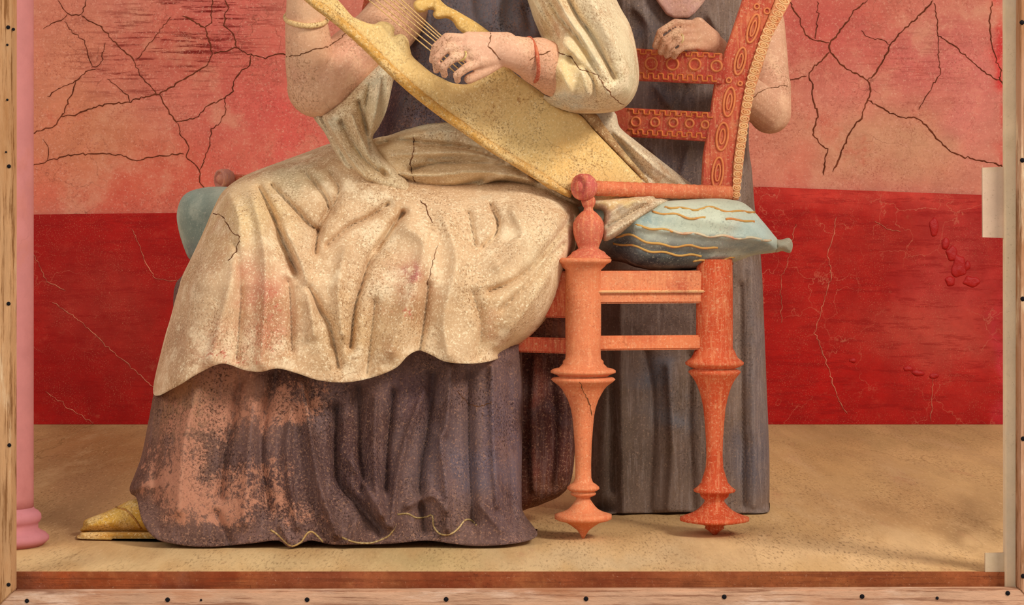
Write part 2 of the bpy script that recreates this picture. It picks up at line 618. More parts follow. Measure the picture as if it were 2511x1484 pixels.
wall = sheet('wall_back', XS, [-1500, -700, -300] + list(np.arange(-60, 1040, 13)) + [1041], lambda x, y: D_WALL, M_wall, None, wall_col, thick=0.08)
tag(wall, 'weathered salmon red plaster wall with long branching cracks', kind='structure')


def dtop(x):
    return float(np.interp(x, [-2600, 0, 440, 1860, 2460, 5200], [527, 527, 522, 458, 480, 490]))


def dado_col(X, Y):
    b = [(2200, 480, 400, 28, (206, 66, 52), .9), (2330, 700, 130, 240, (182, 62, 54), .75), (2150, 600, 160, 70, (184, 58, 42), .6), (2250, 820, 200, 70, (190, 78, 60), .6),  # large pinkish patch at the right: wall sheen painted into the red
         (2040, 700, 150, 220, (168, 30, 20), .7), (2000, 930, 160, 100, (170, 18, 12), .8), (2330, 960, 160, 80, (184, 36, 26), .6), (2452, 900, 14, 150, (196, 50, 60), .8),
         (160, 620, 120, 90, (150, 16, 10), .8), (250, 760, 150, 120, (152, 46, 34), .7), (180, 950, 130, 110, (146, 16, 10), .9), (370, 620, 60, 80, (148, 20, 14), .7),
         (340, 860, 70, 100, (148, 34, 24), .6)]
    a = [(250, 780, 160, 120, .3), (160, 700, 90, 50, .22), (2300, 820, 220, 60, .22), (120, 860, 60, 140, .2)]
    return colour(X, Y, (162, 20, 14), b, 0.05, a)


ys = [(lambda t: (lambda x: dtop(x) + (1041 - dtop(x)) * t))(k / 44) for k in range(45)]
dado = sheet('dado', XS, ys, lambda x, y: D_WALL - 0.02, M_dado, wall, dado_col, thick=0.015)
tag(dado, 'deep red painted lower band of the wall')


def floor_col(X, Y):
    b = [(230, 1100, 190, 75, (150, 100, 58), .85), (200, 1200, 150, 80, (156, 112, 76), .7), (140, 1280, 120, 40, (148, 112, 76), .8), (2200, 1260, 260, 60, (164, 122, 80), .6),  # brown patches at the back left: a shadow painted into the floor colour
         (2000, 1120, 140, 70, (180, 138, 86), .6), (2390, 1270, 70, 60, (140, 108, 72), .7), (2200, 1070, 320, 26, (174, 142, 92), .6), (700, 1375, 900, 28, (214, 182, 132), .8),
         (1900, 1350, 500, 40, (222, 184, 134), .8), (1500, 1380, 300, 26, (206, 176, 134), .7), (1050, 1370, 120, 30, (176, 150, 98), .6)]
    return colour(X, Y, (200, 160, 108), b, 0.0)


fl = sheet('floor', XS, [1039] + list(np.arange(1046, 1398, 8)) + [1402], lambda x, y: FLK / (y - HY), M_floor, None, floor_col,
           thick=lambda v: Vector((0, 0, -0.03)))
tag(fl, 'tan worn plaster ledge under the chair', kind='structure')


def band_col(X, Y):
    b = [(180, 1430, 160, 30, (152, 70, 34), .8), (420, 1430, 90, 16, (118, 44, 22), .7), (560, 1420, 90, 30, (128, 52, 24), .8), (800, 1430, 120, 30, (140, 76, 52), .7),
         (1100, 1425, 100, 30, (120, 48, 26), .7), (1500, 1430, 120, 30, (130, 62, 36), .7), (2100, 1430, 300, 30, (150, 84, 46), .8)]
    return colour(X, Y, (150, 82, 48), b, 0.0)


band = sheet('trim_1', XS, [1403, 1412, 1424, 1436, 1450, 1480, 1700], lambda x, y: D_EDGE - 0.008, M_band, None, band_col, thick=0.006)
tag(band, 'brown painted riser band along the front of the ledge', kind='structure')

# cracks, each a thin raised-edge fissure on the wall
ZL = lambda pts: [(x / 3.451, y / 3.451) for x, y in pts]
ZR = lambda pts: [(1850 + x / 3.534, y / 3.534) for x, y in pts]
ZD = lambda pts: [(1850 + x / 2.355, 420 + y / 2.355) for x, y in pts]
cracks = [
    (ZL([(490, 0), (545, 85), (575, 120), (630, 130), (690, 130), (720, 60), (735, 0)]), 2.0), (ZL([(575, 120), (540, 155), (460, 190), (370, 240)]), 1.8),
    (ZL([(690, 130), (780, 190), (870, 240), (940, 330), (1030, 410), (1110, 490), (1160, 570), (1190, 640), (1250, 700), (1330, 800)]), 2.4),
    (ZL([(540, 180), (600, 260), (720, 350), (740, 450), (780, 550), (820, 575), (870, 500), (890, 360)]), 1.6),
    (ZL([(820, 575), (725, 605), (640, 690), (570, 720), (490, 750), (400, 820)]), 2.2), (ZL([(640, 690), (620, 760), (575, 870), (520, 990), (445, 1080), (350, 1100), (250, 1140)]), 2.6),
    (ZL([(520, 990), (640, 970), (760, 920), (900, 885), (1100, 860), (1220, 820), (1330, 800), (1400, 770), (1500, 700), (1650, 620), (1760, 550), (1800, 450), (1760, 310), (1730, 230), (1610, 160), (1540, 130)]), 3.0),
    (ZL([(1800, 450), (1900, 440), (2000, 400), (2070, 440), (2130, 460), (2230, 490), (2350, 455), (2500, 460)]), 2.6),
    (ZL([(2000, 400), (1980, 280), (1900, 215), (1910, 120), (1935, 50), (1900, 0)]), 2.6),
    (ZL([(2130, 460), (2110, 560), (2040, 600), (1980, 700), (1970, 780), (1900, 830), (1770, 885), (1660, 990), (1500, 1035), (1430, 960), (1390, 870), (1350, 800)]), 2.6),
    (ZL([(1500, 1035), (1540, 1150), (1600, 1240), (1570, 1330), (1690, 1430), (1690, 1560), (1740, 1600)]), 2.2),
    (ZL([(1900, 830), (1910, 950), (1870, 1030), (1790, 1090), (1770, 1250), (1720, 1360), (1690, 1440)]), 2.0),
    (ZL([(250, 1410), (400, 1360), (530, 1325), (690, 1305), (900, 1300), (1000, 1310), (1150, 1360), (1340, 1320), (1550, 1300)]), 2.4),
    (ZL([(1730, 230), (1790, 200), (1795, 0)]), 2.4), (ZL([(1160, 500), (1240, 410), (1320, 300), (1450, 140)]), 1.5), (ZL([(900, 660), (1000, 740), (1080, 810), (1100, 860)]), 1.8),
    (ZL([(400, 1360), (415, 1260), (370, 1180)]), 1.4),
    (ZR([(300, 10), (380, 150), (450, 310), (530, 350), (650, 370)]), 3.0), (ZR([(550, 0), (545, 150), (530, 350)]), 2.2),
    (ZR([(980, 0), (850, 110), (770, 230), (720, 310), (650, 370), (650, 430), (740, 550), (820, 610), (920, 650), (980, 700), (1010, 800), (985, 860), (950, 950), (920, 1030), (830, 1150), (760, 1310), (680, 1484)]), 3.2),
    (ZR([(1560, 0), (1460, 100), (1300, 250), (1180, 390), (1120, 510), (1040, 640), (980, 700)]), 3.2),
    (ZR([(985, 860), (1140, 965), (1270, 1020), (1400, 1015), (1480, 1075), (1590, 1210), (1690, 1310), (1830, 1360), (1950, 1395), (2060, 1410), (2160, 1450)]), 3.0),
    (ZR([(650, 450), (550, 550), (480, 620), (460, 660), (500, 720), (500, 860), (550, 990), (505, 1160), (560, 1240), (630, 1300), (600, 1520)]), 3.0),
    (ZR([(460, 660), (390, 680), (280, 705)]), 2.2), (ZR([(1550, 20), (1580, 130), (1590, 300), (1600, 500), (1610, 640), (1570, 710), (1500, 820), (1420, 950)]), 1.8),
    (ZR([(1590, 300), (1750, 410), (1900, 550), (2030, 650), (2125, 695)]), 2.4), (ZR([(2055, 10), (2040, 200), (2050, 380), (2090, 500), (2140, 630), (2125, 695), (2180, 760)]), 2.6),
    (ZR([(1180, 390), (1100, 340), (1000, 330), (920, 265)]), 1.6)]
dcr = [([(80, 620), (115, 690), (160, 712)], 1.8), ([(130, 740), (200, 790), (280, 865), (375, 950)], 1.8), ([(325, 560), (360, 650), (380, 685), (450, 690)], 1.6),
       ([(110, 960), (170, 1000), (230, 1040)], 1.5),
       (ZD([(470, 260), (460, 370), (420, 470), (450, 600), (390, 790), (350, 940), (430, 1140), (480, 1310), (530, 1400)]), 1.8), (ZD([(1030, 1180), (1020, 1440)]), 1.5),
       (ZD([(690, 280), (760, 330), (850, 350)]), 1.5), (ZD([(240, 300), (190, 540), (150, 620), (160, 880)]), 1.3)]


def crack(pts, wd, d, par, col):
    pp = resample(np.array(pts), 7, closed=False)
    pp = pp + rng.normal(0, 1.5, pp.shape)
    n = len(pp)
    V, Fc = [], []
    for i in range(n):
        t = pp[min(i + 1, n - 1)] - pp[max(i - 1, 0)]
        t = t / (np.linalg.norm(t) + 1e-9)
        nn = np.array([-t[1], t[0]])
        hw = wd / 2 * (0.55 + 0.9 * rng.random()) * (0.35 if i in (0, n - 1) else 1)
        for q, dd in ((pp[i] - nn * hw, d), (pp[i], d - 0.0015), (pp[i] + nn * hw, d)):
            V.append(P(q[0], q[1], dd))
    for i in range(n - 1):
        for k in (0, 1):
            Fc.append((i * 3 + k, i * 3 + k + 1, i * 3 + k + 4, i * 3 + k + 3))
        Fc.append((i * 3, i * 3 + 3, i * 3 + 5, i * 3 + 2))
    mk('crack', V, Fc, M_crack, par, col, smooth=False)


for pts, wd in cracks:
    crack(pts, wd, D_WALL - 0.001, wall, (104, 52, 32))
for pts, wd in dcr:
    crack(pts, wd, D_WALL - 0.021, dado, (200, 120, 92))

for (bx_, by_, rx_, ry_) in [(2352, 655, 20, 30), (2334, 622, 14, 18), (2382, 690, 22, 14), (2290, 556, 12, 24), (2318, 600, 10, 16), (2330, 690, 12, 16), (2250, 915, 16, 8), (2290, 922, 14, 8), (2226, 905, 12, 7), (2372, 652, 8, 14), (2092, 884, 9, 6)]:
    oo = [(bx_ + rx_ * math.cos(a) * (0.7 + .5 * rng.random()), by_ + ry_ * math.sin(a) * (0.7 + .5 * rng.random())) for a in np.linspace(0, 2 * math.pi, 10)[:-1]]
    relief('paint_blister', oo, D_WALL - 0.021, .003, 12, M_blister, dado, step=4, Tb=.001, base=(172, 30, 26), rough=.005)
# right-hand plaster strip with two filled patches
D_STRIP = 3.535
strip = prism('trim_2', [(2464, -900), (2502, -900), (2502, 1446), (2466, 1446)], D_STRIP, 0.02, M_plaster, None, (226, 198, 160))
tag(strip, 'beige plaster strip running up the right edge', kind='structure')
prism('plaster_patch', [(2409, 411), (2464, 409), (2464, 584), (2410, 582)], D_STRIP + 0.012, 0.006, M_plaster, strip, (206, 172, 144), bev=0)
prism('plaster_patch', [(2416, 1357), (2466, 1356), (2466, 1446), (2416, 1442)], D_STRIP + 0.009, 0.006, M_plaster, strip, (190, 164, 130), bev=0)

# wooden strainer frame with nails
D_FR = 3.50
fr = empty('wooden_frame', P(1255, 1484, D_FR), 'old nailed pine strainer frame around the left, bottom and right edges', 'frame')
TH = 0.032
prism('frame_bar', [(-70, -900), (31, -900), (30, 1452), (-70, 1556)], D_FR, TH, M_wood, fr, (190, 142, 98))
prism('frame_bar', [(30, 1453), (2500, 1446), (2600, 1556), (-70, 1556)], D_FR, TH, M_woodh, fr, (196, 150, 118))
prism('frame_bar', [(2503, -900), (2600, -900), (2600, 1556), (2501, 1446)], D_FR, TH, M_wood, fr, (196, 146, 112))
nails = [(20, 67, 5), (33, 72, 4), (22, 408, 5), (21, 745, 5), (23, 1092, 5), (21, 1434, 5), (18, 110, 3), (18, 245, 3), (15, 373, 2.5), (66, 1474, 5.5), (411, 1471, 6), (493, 1472, 3),
         (753, 1471, 6), (1094, 1470, 6), (1437, 1469, 6), (1776, 1464, 6), (2114, 1463, 6), (2471, 1455, 6), (2298, 1467, 4), (2506, 55, 6), (2507, 393, 6), (2508, 733, 6), (2509, 1076, 6), (2509, 1413, 6)]
k = D_FR / FOC
for nx, ny, nr in nails:
    V, Fc = [], []
    cx, cy, cz = P(nx, ny, D_FR)
    S = 10
    for (rr, dd) in ((nr, 0.0005), (nr * .95, -0.0012), (nr * .5, -0.002)):
        for i in range(S):
            a = 2 * math.pi * i / S
            V.append((cx + rr * k * math.cos(a), cy + dd, cz + rr * k * math.sin(a)))
    for r in range(2):
        for i in range(S):
            Fc.append((r * S + i, r * S + (i + 1) % S, (r + 1) * S + (i + 1) % S, (r + 1) * S + i))
    Fc += [tuple(range(S)), tuple(range(2 * S, 3 * S))]
    mk('nail', V, Fc, M_nail, fr, (22, 18, 20))

# column at the left edge
D_COL = FLK / (1338 - HY)
colm = empty('column', P(8, 1338, D_COL), 'rose pink plaster column with a moulded foot at the left edge', 'column')
lathe('shaft', [(-900, 73)] + [(y, 73) for y in range(-100, 1240, 120)] + [(1246, 73)], 8, D_COL, M_column, colm, (192, 122, 116), seg=48)
lathe('base', [(1244, 73), (1250, 76), (1254, 84), (1262, 91), (1272, 92), (1280, 88), (1284, 84), (1288, 84), (1296, 84), (1302, 90), (1308, 102), (1316, 110), (1324, 110), (1330, 104), (1338, 96)],
      8, D_COL, M_column, colm, (190, 120, 122), seg=48)

# ------------------------------------------------------------------ the chair
dN, dR, dL = 3.95, 4.0, 4.35
xN, xR, xL = 1430, 1752, 560
chair = empty('armchair', P(1600, HY + FLK / 4.0, 4.0), 'red lacquered armchair with turned legs and orange inlaid back, under the seated person', 'chair')
w3 = lambda x, d: np.array(((x - CX) / FOC * d, d))
pN, pR, pL = w3(xN, dN), w3(xR, dR), w3(xL, dL)
pF = pR + pL - pN
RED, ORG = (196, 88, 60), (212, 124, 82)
front_leg = [(632, 60), (637, 70), (643, 68), (648, 58), (655, 52), (662, 44), (720, 44), (800, 44), (868, 43), (880, 44), (886, 50), (892, 50), (898, 56), (902, 60), (905, 74), (909, 80), (914, 80), (919, 66), (924, 58),
             (927, 76), (931, 79), (936, 74), (946, 60), (955, 52), (965, 46), (980, 38), (1000, 31), (1020, 27), (1050, 24), (1090, 21), (1140, 19.5), (1172, 20), (1183, 24), (1188, 32), (1194, 39), (1199, 40),
             (1203, 34), (1206, 28), (1210, 32), (1214, 30), (1219, 18), (1224, 17), (1233, 23), (1241, 29), (1249, 37), (1255, 48), (1259, 60), (1262, 70), (1272, 70), (1276, 62), (1280, 44), (1290, 28), (1300, 15), (1312, 7), (1321, 3)]
rear_leg = [(648, 44), (720, 45), (820, 45), (866, 45), (874, 50), (884, 54), (890, 58), (896, 66), (901, 72), (906, 71), (911, 62), (916, 50), (921, 62), (924, 65), (930, 60), (940, 52), (950, 46), (961, 41), (975, 36),
            (990, 32), (1015, 27), (1048, 24), (1090, 21), (1130, 20), (1160, 22), (1180, 28), (1196, 33), (1206, 42), (1213, 52), (1218, 50), (1222, 36), (1230, 34), (1238, 24), (1244, 25), (1254, 33), (1263, 43),
            (1271, 57), (1277, 73), (1281, 85), (1288, 85), (1292, 66), (1296, 36), (1302, 22), (1308, 24), (1314, 14), (1324, 5)]


def leg_at(p, prof, dref, cxref, col):
    """turned leg; profile read at depth dref, standing at plan position p"""
    kk = dref / FOC
    zmin = min(H + (HY - y) * kk for y, _ in prof)
    V, Fc = [], []
    S = 32
    for y, hw in prof:
        z = H + (HY - y) * kk - zmin
        for i in range(S):
            a = 2 * math.pi * i / S
            V.append((p[0] + hw * kk * math.cos(a), p[1] + hw * kk * math.sin(a), z))
    n = len(prof)
    for r in range(n - 1):
        for i in range(S):
            j = (i + 1) % S
            Fc.append((r * S + i, r * S + j, (r + 1) * S + j, (r + 1) * S + i))
    Fc += [tuple(range(S)), tuple(range((n - 1) * S, n * S))]
    return mk('leg', V, Fc, M_red, chair, col)


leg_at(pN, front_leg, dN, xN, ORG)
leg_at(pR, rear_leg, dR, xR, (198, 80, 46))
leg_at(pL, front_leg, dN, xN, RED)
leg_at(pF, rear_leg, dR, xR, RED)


def rail(name, p, q, z0, z1, th, col, off=(0, 0), bev=0.003):
    """upright plank between two plan points"""
    p, q = np.array(p), np.array(q)
    t = (q - p) / np.linalg.norm(q - p)
    nn = np.array([-t[1], t[0]]) * th / 2
    bm = bmesh.new()
    vs = []
    for z in (z0, z1):
        for a in (p - nn, q - nn, q + nn, p + nn):
            vs.append(bm.verts.new((a[0], a[1], z)))
    for f in ((0, 1, 2, 3), (4, 5, 6, 7), (0, 1, 5, 4), (1, 2, 6, 5), (2, 3, 7, 6), (3, 0, 4, 7)):
        bm.faces.new([vs[i] for i in f])
    bmesh.ops.recalc_face_normals(bm, faces=bm.faces)
    bmesh.ops.bevel(bm, geom=list(bm.edges), offset=bev, segments=2, affect='EDGES')
    me = bpy.data.meshes.new(name)
    bm.to_mesh(me)
    bm.free()
    paint(me, col, 0.12)
    me.materials.append(M_red)
    return link(name, me, chair)


zz = lambda py, d: H + (HY - py) / FOC * d
ZA, ZB = zz(744, 3.97), zz(664, 3.97)
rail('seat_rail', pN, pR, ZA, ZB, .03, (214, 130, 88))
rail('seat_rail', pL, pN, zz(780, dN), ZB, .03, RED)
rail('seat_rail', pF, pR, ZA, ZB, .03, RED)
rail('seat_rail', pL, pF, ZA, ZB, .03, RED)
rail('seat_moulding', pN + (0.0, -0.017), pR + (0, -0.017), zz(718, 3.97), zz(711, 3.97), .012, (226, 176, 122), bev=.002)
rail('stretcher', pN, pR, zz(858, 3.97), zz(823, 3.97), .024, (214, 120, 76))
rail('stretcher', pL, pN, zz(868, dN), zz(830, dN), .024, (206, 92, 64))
rail('stretcher', pF, pR, zz(858, dR), zz(830, dR), .02, RED)
rail('stretcher', pL, pF, zz(858, dR), zz(830, dR), .02, RED)
# seat boards between the rails
sv = [(p[0], p[1], z) for z in (ZB - .02, ZB - .004) for p in (pN, pR, pF, pL)]
mk('seat', sv, [(0, 1, 2, 3), (4, 5, 6, 7), (0, 1, 5, 4), (1, 2, 6, 5), (2, 3, 7, 6), (3, 0, 4, 7)], M_red, chair, RED, smooth=False)

# back: posts leaning backwards, two inlaid rails
dPost = 4.0
bx = pF - pR


def back_d(px, py=0):
    """depth of the back plane at column px (plan line pR -> pF)"""
    t = 0.0
    ux = (px - CX) / FOC
    # x = ux*d ; on line pR + s*bx
    s = (ux * pR[1] - pR[0]) / (bx[0] - ux * bx[1])
    return float(pR[1] + s * bx[1]) + 0.066


post = prism('back_post', [(1862, -160), (1822, 0), (1800, 66), (1779, 127), (1754, 205), (1741, 291), (1726, 380), (1722, 462), (1718, 500), (1718, 652), (1798, 652), (1797, 480), (1798, 400), (1819, 256), (1837, 175), (1870, 78), (1906, -10), (1960, -160)],
             lambda x, y: 4.065, 0.03, M_red, chair, (192, 82, 62), 0.12)
mould = prism('post_moulding', [(1960, -160), (1906, -10), (1870, 78), (1837, 175), (1819, 256), (1799, 400), (1796, 490), (1812, 490), (1823, 400), (1834, 310), (1850, 224), (1893, 89), (1941, 0), (1998, -160)],
              lambda x, y: 4.06, 0.035, M_inlay, chair, (220, 152, 104))
tag(mould, 'pale orange beaded moulding')
# far post, on the other end of the back
kk = pF[1] / FOC
prism('back_post', [(pF[0] / kk + CX + a, b) for a, b in [(60, -160), (10, 100), (-20, 300), (-36, 660), (36, 660), (44, 300), (80, 100), (140, -160)]], lambda x, y: pF[1], 0.03, M_red, chair, RED)


def back_rail(yl0, yr0, yl1, yr1, x1):
    """plank along the back from far post to near post, given rows at columns 1550 and 1750"""
    poly = []
    x0 = 930
    f = lambda a, b, x: a + (b - a) * (x - 1550) / 200.0
    return prism('back_rail', [(x0, f(yl0, yr0, x0)), (x1, f(yl0, yr0, x1)), (x1, f(yl1, yr1, x1)), (x0, f(yl1, yr1, x0))], lambda x, y: back_d(x) - 0.004, 0.022, M_red, chair, (198, 80, 66), 0.08)


r1 = back_rail(118, 129, 196, 205, 1772)
r2 = back_rail(265, 275, 335, 347, 1744)


def ringpts(cx, cy, rx, ry, tilt, dfun, n=20):
    out = []
    for i in range(n):
        a = 2 * math.pi * i / n
        u, v = rx * math.cos(a), ry * math.sin(a)
        x, y = cx + u * math.cos(tilt) - v * math.sin(tilt), cy + u * math.sin(tilt) + v * math.cos(tilt)
        out.append(P(x, y, dfun(x, y)))
    return out


rd = lambda x, y: back_d(x) - 0.0045
for (a, b, r) in [(1597, 156, 14.5), (1649, 157, 14.5), (1704, 158, 14), (1757, 162, 13)]:
    tube('inlay_ring', ringpts(a, b, r, r, 0, rd), .0022, M_inlay, r1, (216, 128, 78), 6, True)
for (a, b, r) in [(1559, 299, 11), (1606, 300, 10.5), (1651, 301, 10.5), (1691, 303, 10), (1729, 306, 9)]:
    tube('inlay_ring', ringpts(a, b, r, r, 0, rd), .0022, M_inlay, r2, (216, 128, 78), 6, True)


def meander(par, x0, x1, yl, yr, h, per):
    f = lambda x: yl + (yr - yl) * (x - 1550) / 200.0
    pts = []
    x = x0
    up = True
    while x < x1:
        y = f(x) + (0 if up else h)
        pts += [(x, y), (x + per, y)]
        x += per
        up = not up
    pts = resample(np.array(pts), 3.5, closed=False)
    tube('inlay_meander', [P(a, b, rd(a, b)) for a, b in pts], .0019, M_inlay, par, (214, 122, 66), 5)


meander(r1, 1556, 1766, 122, 132, 9, 14)
meander(r1, 1566, 1750, 178, 187, 13, 12)
meander(r2, 1540, 1738, 269, 279, 10, 13)
meander(r2, 1540, 1724, 318, 329, 11, 12)
pd_ = lambda x, y: 4.0635
for (a, b, rx, ry, tl) in [(1847, 70, 12, 36, .28), (1815, 150, 12, 34, .22), (1788, 250, 13, 36, .14), (1771, 335, 14, 34, .12), (1760, 424, 13, 38, .1)]:
    tube('inlay_oval', ringpts(a, b, rx, ry, tl, pd_, 28), .0022, M_inlay, post, (222, 134, 84), 6, True)
    tube('inlay_oval', ringpts(a, b, rx * .45, ry * .55, tl, pd_, 24), .0018, M_inlay, post, (220, 130, 84), 6, True)
for (a, b, r) in [(1787, 197, 6), (1815, 205, 5), (1881, 27, 7), (1856, 16, 6)]:
    tube('inlay_ring', ringpts(a, b, r, r, 0, pd_, 14), .0018, M_inlay, post, (222, 134, 84), 6, True)
axis = resample(np.array([(1950, -60), (1925, -4), (1881, 84), (1842, 200), (1826, 290), (1811, 400), (1805, 478)]), 17, closed=False)
for i, (a, b) in enumerate(axis):
    t = axis[min(i + 1, len(axis) - 1)] - axis[max(i - 1, 0)]
    ang = math.atan2(t[1], t[0]) - math.pi / 2
    wd = np.interp(b, [0, 480], [13, 9])
    tube('bead', ringpts(a, b, wd, 6.5, ang, lambda x, y: 4.0598, 16), .0016, M_inlay, mould, (234, 184, 130), 6, True)
    tube('bead', ringpts(a, b, wd * .45, 2.8, ang, lambda x, y: 4.0596, 10), .0018, M_inlay, mould, (232, 176, 118), 6, True)

# arm rest
A0, A1 = np.array(P(1440, 461, 3.95)), np.array(P(1790, 474, 4.05))
pts = [A0 + (A1 - A0) * t for t in np.linspace(0, 1, 40)]
tube('armrest', pts, [.0132 * (1 + .07 * (i % 2)) for i in range(40)], M_red, chair, (208, 112, 74), 16, alpha=.1)


def disc_knob(cx, cy, d, rx, ry, col):
    """turned boss at the end of an arm rest, axis roughly towards the left and viewer"""
    V, Fc = [], []
    S = 28
    c = Vector(P(cx, cy, d))
    ax = Vector((-0.75, -0.66, 0)).normalized()
    u = ax.cross(Vector((0, 0, 1))).normalized()
    v = Vector((0, 0, 1))
    R = ry * d / FOC
    prof = [(-.02, .5), (-.016, .85), (-.008, 1.0), (.004, 1.0), (.01, .92), (.011, .74), (.007, .68), (.007, .5), (.012, .42), (.015, .2)]
    for h, r in prof:
        for i in range(S):
            a = 2 * math.pi * i / S
            V.append(c + ax * h + (u * math.cos(a) + v * math.sin(a)) * R * r)
    for r in range(len(prof) - 1):
        for i in range(S):
            j = (i + 1) % S
            Fc.append((r * S + i, r * S + j, (r + 1) * S + j, (r + 1) * S + i))
    Fc += [tuple(range(S)), tuple(range((len(prof) - 1) * S, len(prof) * S))]
    return mk('arm_knob', V, Fc, M_red, chair, col)


disc_knob(1430, 459, 3.94, 22, 33, (192, 92, 84))
disc_knob(548, 440, 4.36, 17, 26, (206, 140, 120))
fa = [np.array(P(556, 442, 4.37)) + (np.array(P(930, 450, pF[1])) - np.array(P(556, 442, 4.37))) * t for t in np.linspace(0, 1, 12)]
tube('armrest', fa, .012, M_red, chair, RED, 14)
lathe('arm_support', [(478, 10), (484, 15), (494, 18), (504, 15), (510, 11), (516, 12), (522, 20), (534, 31), (546, 37), (558, 38), (572, 37), (588, 33), (600, 28), (609, 25), (613, 30), (618, 40), (624, 44), (630, 52), (634, 56)],
      1443, 3.95, M_red, chair, (200, 104, 78), alpha=.12)
kL = dL / FOC
lathe('arm_support', [(458, 8), (480, 14), (500, 10), (530, 28), (560, 32), (600, 22), (640, 40), (660, 40)], xL, dL, M_red, chair, RED)

# ------------------------------------------------------------------ the cushion
cush_out = [(437, 560), (434, 520), (450, 480), (490, 462), (560, 458), (760, 470), (1000, 490), (1300, 500), (1500, 500), (1640, 488), (1740, 486), (1806, 492), (1838, 508), (1868, 540), (1896, 574), (1908, 590), (1910, 612),
            (1896, 620), (1850, 626), (1790, 646), (1720, 660), (1630, 666), (1560, 656), (1500, 640), (1300, 640), (900, 650), (600, 656), (520, 652), (470, 640), (452, 610)]
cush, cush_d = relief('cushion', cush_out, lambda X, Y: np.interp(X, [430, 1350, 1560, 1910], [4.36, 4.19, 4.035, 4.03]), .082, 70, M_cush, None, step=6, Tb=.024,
                      folds=[([(1560, 556), (1680, 572), (1800, 582), (1900, 590)], 7, .008), ([(1500, 585), (1600, 612), (1760, 620), (1880, 610)], 14, -.006), ([(1640, 520), (1740, 540), (1850, 560)], 20, .006)],
                      base=(194, 196, 172), blobs=[(1620, 644, 150, 30, (44, 44, 54), .95), (1530, 600, 60, 40, (42, 46, 54), .95), (1700, 560, 130, 24, (186, 190, 166), .7), (1580, 545, 60, 22, (96, 124, 130), .7),  # dark navy lower blobs: cloth colour with the underside's shade painted in
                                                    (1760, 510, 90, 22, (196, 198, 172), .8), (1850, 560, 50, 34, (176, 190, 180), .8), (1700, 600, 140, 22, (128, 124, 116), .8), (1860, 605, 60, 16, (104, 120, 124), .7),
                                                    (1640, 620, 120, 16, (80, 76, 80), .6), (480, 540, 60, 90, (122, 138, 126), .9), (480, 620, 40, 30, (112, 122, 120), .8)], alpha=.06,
                      ablobs=[(1780, 590, 50, 60, .34), (1720, 560, 60, 30, .26)], wob=12)
tag(cush, 'long pale teal cushion with wavy yellow stripes filling the chair seat', 'cushion')


def on_surface(name, pts, od, r, mat, parent, col, lift=0.0, step=5, seg=6):
    pp = resample(np.array(crom(pts, False, 6)), step, closed=False)
    if name == 'stripe':
        pp[:, 1] += 2.6 * np.sin(pp[:, 0] / 11.0 + pts[0][1])
    return tube(name, [P(a, b, depth_at(od, a, b) - lift) for a, b in pp], r, mat, parent, col, seg)


YEL = (198, 152, 84)
for pl in ([(1630, 506), (1690, 514), (1740, 510), (1800, 520), (1850, 518)], [(1600, 520), (1650, 526), (1690, 534), (1730, 536)], [(1780, 540), (1810, 538), (1850, 546)], [(1560, 554), (1600, 560), (1650, 568)],
           [(1510, 580), (1540, 576), (1580, 590), (1630, 602), (1700, 604), (1760, 610)], [(1504, 598), (1540, 600), (1580, 612), (1640, 622), (1720, 628)], [(1640, 566), (1720, 576), (1800, 582), (1890, 588)], [(1700, 640), (1760, 640), (1800, 632)]):
    on_surface('stripe', pl, cush_d, .0022, M_inlay, cush, YEL if pl[0][0] != 1640 else (206, 190, 156))
tass = relief('corner_knob', [(1898, 588), (1914, 588), (1936, 584), (1944, 600), (1938, 620), (1918, 616), (1900, 618)], 4.03, .03, 16, M_cush, cush, step=4, base=(164, 152, 128))[0]

# ------------------------------------------------------------------ the harp
hd = lambda x, y: 3.775 + .245 * np.clip((np.asarray(x, float) - 780) / 800.0, -0.3, 1.1)
harp = empty('harp', P(1480, 505, 4.0), 'golden ochre framed harp with scalloped arms leaning across the seated person', 'harp')
face = [(858, 40), (880, 48), (900, 56), (918, 59), (934, 52), (956, 57), (968, 70), (966, 86), (985, 83), (1000, 96), (1005, 116), (1011, 137), (1031, 156), (1058, 178), (1082, 191), (1112, 204), (1150, 206), (1180, 190), (1199, 172),
        (1238, 161), (1270, 186), (1326, 226), (1372, 262), (1420, 280), (1458, 321), (1499, 364), (1540, 406), (1577, 446), (1598, 480), (1570, 488), (1500, 494), (1450, 494), (1408, 478), (1372, 462), (1320, 428), (1262, 392), (1200, 354), (1140, 312), (1080, 270), (1020, 223), (980, 188), (940, 150), (900, 110), (858, 72), (846, 50)]
soundbox = relief('soundbox', face, lambda X, Y: hd(X, Y) + .012, .012, 10, M_gold, harp, step=7, Tb=.03, base=(222, 184, 118),
                  blobs=[(1300, 300, 120, 80, (230, 194, 128), .6), (1420, 400, 90, 50, (234, 186, 112), .8), (1130, 240, 90, 40, (196, 156, 100), .7), (1230, 172, 30, 14, (208, 152, 66), .9), (1200, 290, 70, 50, (214, 176, 116), .6),
                          (980, 110, 40, 60, (234, 204, 142), .7)], alpha=.2, ablobs=[(1200, 250, 160, 70, .42), (1040, 190, 90, 60, .36), (1450, 380, 90, 60, .22)], sharp=False, rough=.0006)[0]
rim_c = [(700, -60), (768, 3), (812, 36), (858, 74), (900, 112), (940, 152), (980, 190), (1020, 225), (1080, 272), (1140, 314), (1200, 356), (1262, 394), (1320, 430), (1372, 464), (1402, 478)]
hwid = 13
rimpoly = []
rs = resample(np.array(crom(rim_c, False, 5)), 14, closed=False)
nr_ = []
for i in range(len(rs)):
    t = rs[min(i + 1, len(rs) - 1)] - rs[max(i - 1, 0)]
    t /= np.linalg.norm(t)
    nr_.append(np.array([-t[1], t[0]]))
